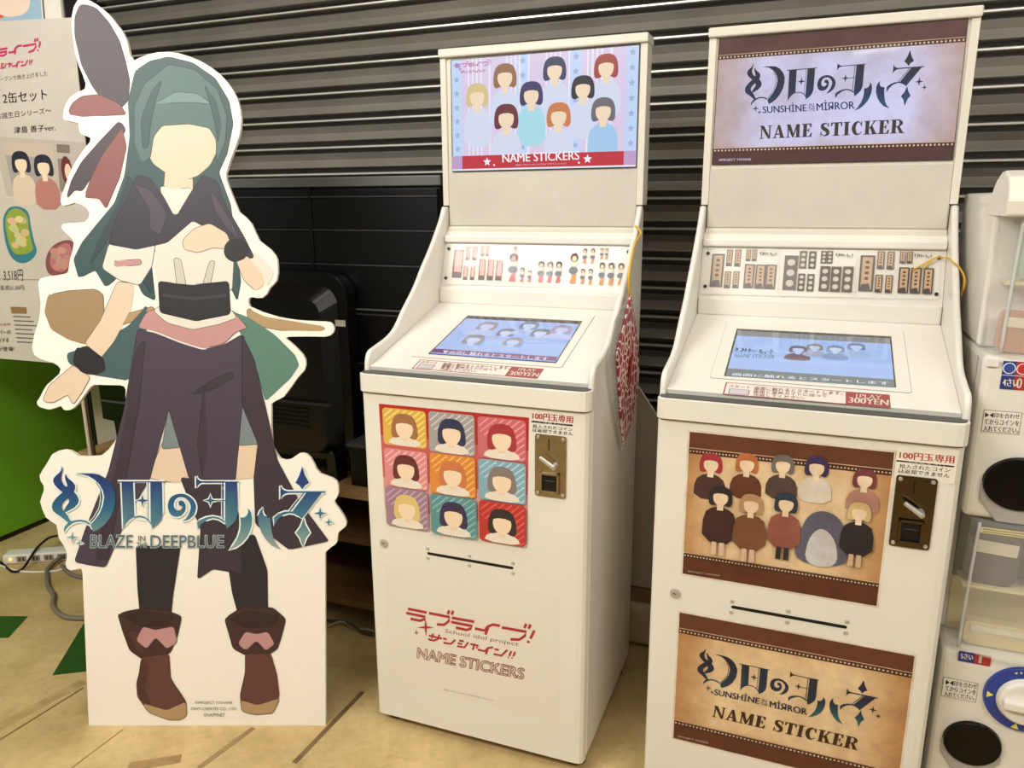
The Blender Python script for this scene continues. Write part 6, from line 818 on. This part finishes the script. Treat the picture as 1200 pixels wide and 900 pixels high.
# ------------------------------------------------------------------ capsule machines at the right edge
GX0, GX1, GY = .300, .62, .078
CLEAR = mat('clear_plastic', (250, 250, 246), .05, alpha=.22, coat=.8)
def capsule_machine(t, zb, zt, zbin0, top, n):
    cx = .5*(GX0+GX1); yb = GY+.46
    # body: front leans slightly, chute and dial on it
    bm = bmesh.new(); prism_x(bm, [(GY, zb), (GY, zbin0-.03), (GY+.006, zbin0), (yb, zbin0), (yb, zb)], GX0, GX1); obj('body', bm, WHITE, t, bevel=.012, seg=3)
    obj('side_seam', B(GX0-.0012, GX0+.001, GY+.05, GY+.054, zb+.01, zbin0-.01), mat('seam_grey', (150, 148, 140), .6), t)
    # clear display bin: bowed front
    bw = [(GX0+.004, GY+.084), (GX0+.004, GY+.03), (GX0+.016, GY+.004), (GX0+.07, GY-.018), (cx, GY-.026), (GX1-.07, GY-.018), (GX1-.016, GY+.004), (GX1-.004, GY+.03), (GX1-.004, GY+.084)]
    bm = bmesh.new()
    prism(bm, bw, lambda p: (p[0], p[1], zbin0+.002), lambda p: (p[0], p[1], zt)); bn = obj('display_bin', bm, CLEAR, t, bevel=.004); bn['label'] = 'clear bowed plastic display bin'
    bm = bmesh.new(); tube(bm, [(GX0+.024, GY-.002, zbin0+.008), (GX0+.026, GY-.004, zbin0+.5*(zt-zbin0)), (GX0+.03, GY-.004, zt-.005)], .0032, 6, 4); obj('bin_edge', bm, mat('clear_edge', (220, 224, 222), .1, alpha=.7), bn, smooth=True)
    yh = GY+.085
    hs = obj('housing', B(GX0, GX1, yh, yb, zbin0+.002, (zt+.036) if top else zt), WHITE, t, bevel=.008, seg=3)
    if top:
        pr = [(GY-.026, zt-.006), (GY-.030, zt+.02), (GY-.022, zt+.045), (GY-.004, zt+.062), (GY+.03, zt+.073), (GY+.06, zt+.072), (GY+.09, zt+.062), (GY+.115, zt+.045), (GY+.13, zt+.022), (GY+.135, zt-.006)]
        bm = bmesh.new(); prism_x(bm, pr, GX0-.003, GX1+.003); obj('lid', bm, WHITE, t, bevel=.012, seg=4)
    # chute
    ch = D['C_CHUTE']
    if n == 0: c = (.385, .812); rx, rz = .062, .052
    else: c = (.372, .252); rx, rz = .053, .049
    bm = bmesh.new(); prism(bm, ell(c[0], c[1], rx, rz, 40), lambda p: (p[0], GY-.001, p[1]), lambda p: (c[0]+(p[0]-c[0])*.96, GY-.010, c[1]+(p[1]-c[1])*.96)); cu = obj('chute_cover', bm, mat('smoked_plastic', (4, 4, 5), .07, ior=1.33), t, bevel=.002); cu['label'] = 'glossy black oval capsule outlet'
    bm = bmesh.new(); pts = [(c[0]-rx*1.02, c[1]), (c[0]-rx, c[1]-rz*.7), (c[0]-rx*.5, c[1]-rz*1.5), (c[0]+rx*.5, c[1]-rz*1.5), (c[0]+rx, c[1]-rz*.7), (c[0]+rx*1.02, c[1])]
    prism(bm, pts, lambda p: (p[0], GY, p[1]), lambda p: (p[0], GY-.005, p[1]-.0)); obj('chute_lip', bm, mat('grey_lip', (176, 172, 164), .4), cu, bevel=.003)
    return bn
def capsule_print(t, keys, w, lab):
    a = Art((0, GY, 0), X, Zv, YM, base=.0008)
    x0, x1, z0, z1 = bbox(D[w]); a.add([(x0, z0), (x1, z0), (x1, z1), (x0, z1)], (60, 56, 54)); a.add([(x0+.0008, z0+.0008), (x1-.0008, z0+.0008), (x1-.0008, z1-.0008), (x0+.0008, z1-.0008)], (238, 232, 220))
    texts(a, *[k for k in keys if 'w' not in k]); a.done('instruction_label', PRINT, t)
    a = Art((0, GY, 0), X, Zv, YM, base=.0008); u0, u1, v0, v1 = bbox(D[lab]); um = .5*(u0+u1)
    a.add([(u0, v0), (um, v0), (um, v1), (u0, v1)], (40, 60, 128)); a.add([(um, v0), (u1, v0), (u1, v1), (um, v1)], (176, 44, 44), up=0)
    if lab == 'C_LABT':
        vm = .5*(v0+v1); a.add([(u0, vm-.0006), (u1, vm-.0006), (u1, vm+.0006), (u0, vm+.0006)], (210, 210, 220)); r = (v1-v0)*.2; a.add(ell(.5*(u0+um), .5*(vm+v1), r, r, 20), (230, 232, 240)); a.add(ell(.5*(u0+um), .5*(vm+v1), r*.84, r*.84, 20), (48, 76, 150)); a.add(ell(.5*(u1+um), .5*(vm+v1), r, r, 20), (240, 226, 222)); a.add(ell(.5*(u1+um), .5*(vm+v1), r*.84, r*.84, 20), (190, 50, 46))
        letter(a, '0', (um+.004, v0+.004), (um+.012, v0+.004), (um+.004, vm-.004), (240, 232, 228), .02)
    else: letter(a, '1', (um+.008, v0+.003), (um+.012, v0+.003), (um+.008, v1-.003), (240, 232, 228), .02)
    texts(a, *[k for k in keys if 'w' in k]); a.done('colour_label', PRINT, t)
tca = thing('capsule_machine', 'upper white capsule toy machine with a domed lid, stacked on the other one', 'capsule machine', M2o, -M2a, 'stacked capsule machines')
bnu = capsule_machine(tca, .735, 1.305, 1.05, True, 0); capsule_print(tca, ('c', 'cw'), 'C_LABW', 'C_LABT')
a = Art((0, GY, 0), X, Zv, YM, base=.0008); x0, x1, z0, z1 = bbox(D['C_LABY']); a.add([(x0, z0+.004), (x1, z0+.004), (x1, z0+.016), (x0, z0+.016)], (232, 214, 110)); a.add([(x0+.006, z0+.006), (x1, z0+.006), (x1, z0+.008), (x0+.006, z0+.008)], (70, 60, 40)); a.add([(x0+.006, z0+.011), (x1, z0+.011), (x1, z0+.013), (x0+.006, z0+.013)], (70, 60, 40)); a.done('caution_strip', PRINT, tca)
obj('hinge_clip', B(GX0+.004, GX0+.024, GY-.004, GY+.002, 1.030, 1.047), WHITE2, tca, bevel=.002)
tcb = thing('capsule_machine', 'white capsule toy machine at the bottom of the stack, with a blue ringed dial', 'capsule machine', M2o, -M2a, 'stacked capsule machines')
bnl = capsule_machine(tcb, .0, .733, .452, False, 1); capsule_print(tcb, ('c2', 'cw2'), 'C_LABW2', 'C_LABB')
dc = (.447, .372); bm = bmesh.new(); cyl(bm, (dc[0], GY-.001, dc[1]), (dc[0], GY-.008, dc[1]), .070, .068, 48); dl = obj('dial', bm, mat('blue_dial', (34, 60, 150), .35, coat=.4), tcb, bevel=.001); dl['label'] = 'blue ring round a white turning knob'
bm = bmesh.new(); cyl(bm, (dc[0], GY-.008, dc[1]), (dc[0], GY-.024, dc[1]), .050, .044, 40); kn = obj('knob', bm, WHITE2, dl, bevel=.004)
obj('knob_grip', B(dc[0]-.040, dc[0]+.040, GY-.040, GY-.023, dc[1]-.010, dc[1]+.010), WHITE2, dl, bevel=.005, seg=3)
a = Art((0, GY-.008, 0), X, Zv, YM, base=.0004)
for ang in (180, 262): cx_, cz_ = dc[0]+.060*math.cos(R(ang)), dc[1]+.060*math.sin(R(ang)); a.add(star2(cx_, cz_, .008, 3, .5, ang+180), (236, 224, 90))
for k in range(7): ang = 62+k*8; a.add(ell(dc[0]+.0605*math.cos(R(ang)), dc[1]+.0605*math.sin(R(ang)), .0022, .0022, 8), (226, 222, 140), up=0)
a.done('dial_print', PRINT, dl)
# prizes inside the bins
def prize_pack(label, x, y, z, w, h, col, tilt, grp):
    t = thing('prize_pack', label, 'toy pack', M2o+Vector((math.cos(M2a)*x+math.sin(M2a)*y, -math.sin(M2a)*x+math.cos(M2a)*y, z)), -M2a, grp)
    bm = bmesh.new(); prism(bm, rrect(-w/2, w/2, 0, h, min(w, h)*.22, 4), lambda p: (p[0], -.014, p[1]), lambda p: (p[0], .014, p[1])); o = obj('bag', bm, mat('pack_%d_%d_%d' % col, col, .35, coat=.4), t, bevel=.004); o.rotation_euler = (0, tilt, 0)
    obj('header_card', B(-w*.42, w*.42, -.0165, -.0145, h*.62, h*.86), mat('card_cream', (226, 216, 190), .5), t).rotation_euler = (0, tilt, 0)
    return t
for lab, x, y, z, w, h, col, ti in [('pale green pack at the top of the upper display bin', .375, .128, 1.1855, .07, .10, (158, 186, 160), .06), ('red pack at the right of the upper display bin', .470, .125, 1.1855, .08, .085, (170, 62, 58), -.08), ('orange tan pack low in the upper display bin', .350, .120, 1.0535, .06, .075, (186, 134, 100), .06), ('yellow pack right of the tan one in the upper display bin', .430, .120, 1.0535, .07, .085, (206, 188, 110), -.04),
    ('dark brown pack at the top of the lower display bin', .365, .120, .5895, .09, .105, (64, 50, 42), .05), ('cream tray pack at the bottom of the lower display bin', .40, .118, .4555, .13, .05, (216, 200, 152), 0), ('grey brown pack at the right of the lower display bin', .485, .122, .5895, .10, .11, (92, 78, 62), -.04)]:
    prize_pack(lab, x, y, z, w, h, col, ti, None)
obj('bin_backing', B(GX0+.012, GX1-.012, GY+.0822, GY+.0846, .575, .731), mat('bin_shade_brown', (84, 70, 54), .6), tcb)  # shade under the upper machine, put into a dark brown backing
obj('bin_backing', B(GX0+.012, GX1-.012, GY+.0822, GY+.0846, .456, .574), mat('yellow_card', (206, 190, 134), .6), tcb)
for z, n in ((1.178, 'upper'), (.582, 'lower')):
    o = obj('bin_shelf', B(GX0+.02, GX1-.02, GY+.016, GY+.081, z, z+.005), mat('cream_shelf', (222, 206, 160), .5), tca if n == 'upper' else tcb)

# ------------------------------------------------------------------ floor marks, cords
def decal(name, label, cat, pts, m, h=.0012, group=None):
    bm = bmesh.new(); prism(bm, pts, lambda p: (p[0], p[1], .0002), lambda p: (p[0], p[1], h)); return tag(obj(name, bm, m), label, cat, group)
GRN = mat('green_decal', (46, 84, 34), .35, noise=.12, nscale=10)
decal('floor_sticker', 'dark green floor sticker cut off at the left edge of the photo', 'floor sticker', D['TRI1'], GRN)
decal('floor_sticker', 'dark green triangular floor sticker half under the standee', 'floor sticker', D['TRI2'], GRN)
def strip_pts(q, w):
    a_, b_ = Vector(q[0]), Vector(q[1]); n = (b_-a_).orthogonal().normalized()*w/2
    return [tuple(a_+n), tuple(b_+n), tuple(b_-n), tuple(a_-n)]
decal('tape_strip', 'dark worn tape strip on the floor left of the first machine', 'tape', strip_pts(D['TAPE1'], .013), mat('dark_tape', (122, 98, 66), .5, noise=.3, nscale=30))
decal('tape_strip', 'worn beige tape strip in front of the standee', 'tape', strip_pts(D['TAPE2'], .03), mat('beige_tape', (172, 140, 92), .5, noise=.25, nscale=30))
for i, (k, w, c) in enumerate((('SEAM1', .034, (186, 158, 106)), ('SEAM2', .0035, (160, 132, 86)), ('SEAM3', .014, (160, 132, 88)), ('SEAM4', .005, (138, 110, 70)))):
    o = decal('trim_%d' % (i+2), None, None, strip_pts(D[k], w), mat('floor_seam_%d' % i, c, .5, noise=.25, nscale=24), h=.0006+.0002*i); o['kind'] = 'structure'
# power strip with sockets
(sx0, sy0), (sx1, sy1) = D['STRIP']; sd = Vector((sx1-sx0, sy1-sy0, 0)); L_ = sd.length+.08; tps = thing('power_strip', 'white power strip lying on the floor by the green partition', 'power strip', (sx0, sy0+.02, 0), math.atan2(sd.y, sd.x))
obj('housing', B(0, L_, -.028, .028, 0.0005, .038), WHITE2, tps, bevel=.006, seg=3)
for k in range(6):
    x = .05+k*.048
    s = obj('socket', B(x, x+.034, -.0295, -.0278, .008, .03), mat('socket_grey', (150, 140, 128), .5), tps, bevel=.0005)
    for dx in (.009, .022): obj('socket_slot', B(x+dx, x+dx+.004, -.0302, -.0294, .012, .026), BLACK, s)
bm = bmesh.new(); cyl(bm, (.028, -.0282, .02), (.028, -.0315, .02), .006, .005, 14); obj('pilot_lamp', bm, mat('pilot_lamp', (255, 190, 110), .3, emit=(255, 180, 90), estr=2), tps)
def cord(label, key, r, m, z=.006, name='electric_flex', zs=None):
    bm = bmesh.new(); P_ = [(p[0], p[1], (zs[i] if zs else z)) for i, p in enumerate(D[key])]; tube(bm, P_, r, 8, 6); return tag(obj(name, bm, m, smooth=True), label, 'cord')
cord('black cord looping in front of the power strip', 'BLACKCORD', .0045, BLACK, zs=[.006, .005, .005, .012, .046, .050, .03])
cord('thick grey cord winding from the power strip to behind the standee', 'GREYCORD', .008, mat('grey_cord', (128, 118, 106), .5), z=.0085, zs=[.02, .012, .0085, .0085, .0085, .0085, .0085, .0085, .0085])
cord('short grey cord loop behind the edge of the standee', 'LOOP', .007, mat('grey_cord', (128, 118, 106), .5), z=.0075)
cord('white cord along the front of the power strip', 'WCORD', .004, WHITE2, z=.0045)
bm = bmesh.new(); pts = D['CABLES']; r_ = .004
tube(bm, [(p[0], p[1], r_+.0005+.01*(i % 2)) for i, p in enumerate(pts)], r_, 8, 6); tag(obj('cable', bm, mat('pale_cable', (150, 140, 124), .5), smooth=True), 'pale tangled cable on the floor between standee and first machine', 'cable')
bm = bmesh.new(); tube(bm, [(p[0]-.01, p[1]+.03-.012*i, r_+.0005+.012*((i+1) % 2)) for i, p in enumerate(pts)], r_, 8, 6); tag(obj('cable', bm, mat('dark_cable', (66, 60, 54), .5), smooth=True), 'dark cable behind the pale one, between standee and first machine', 'cable')
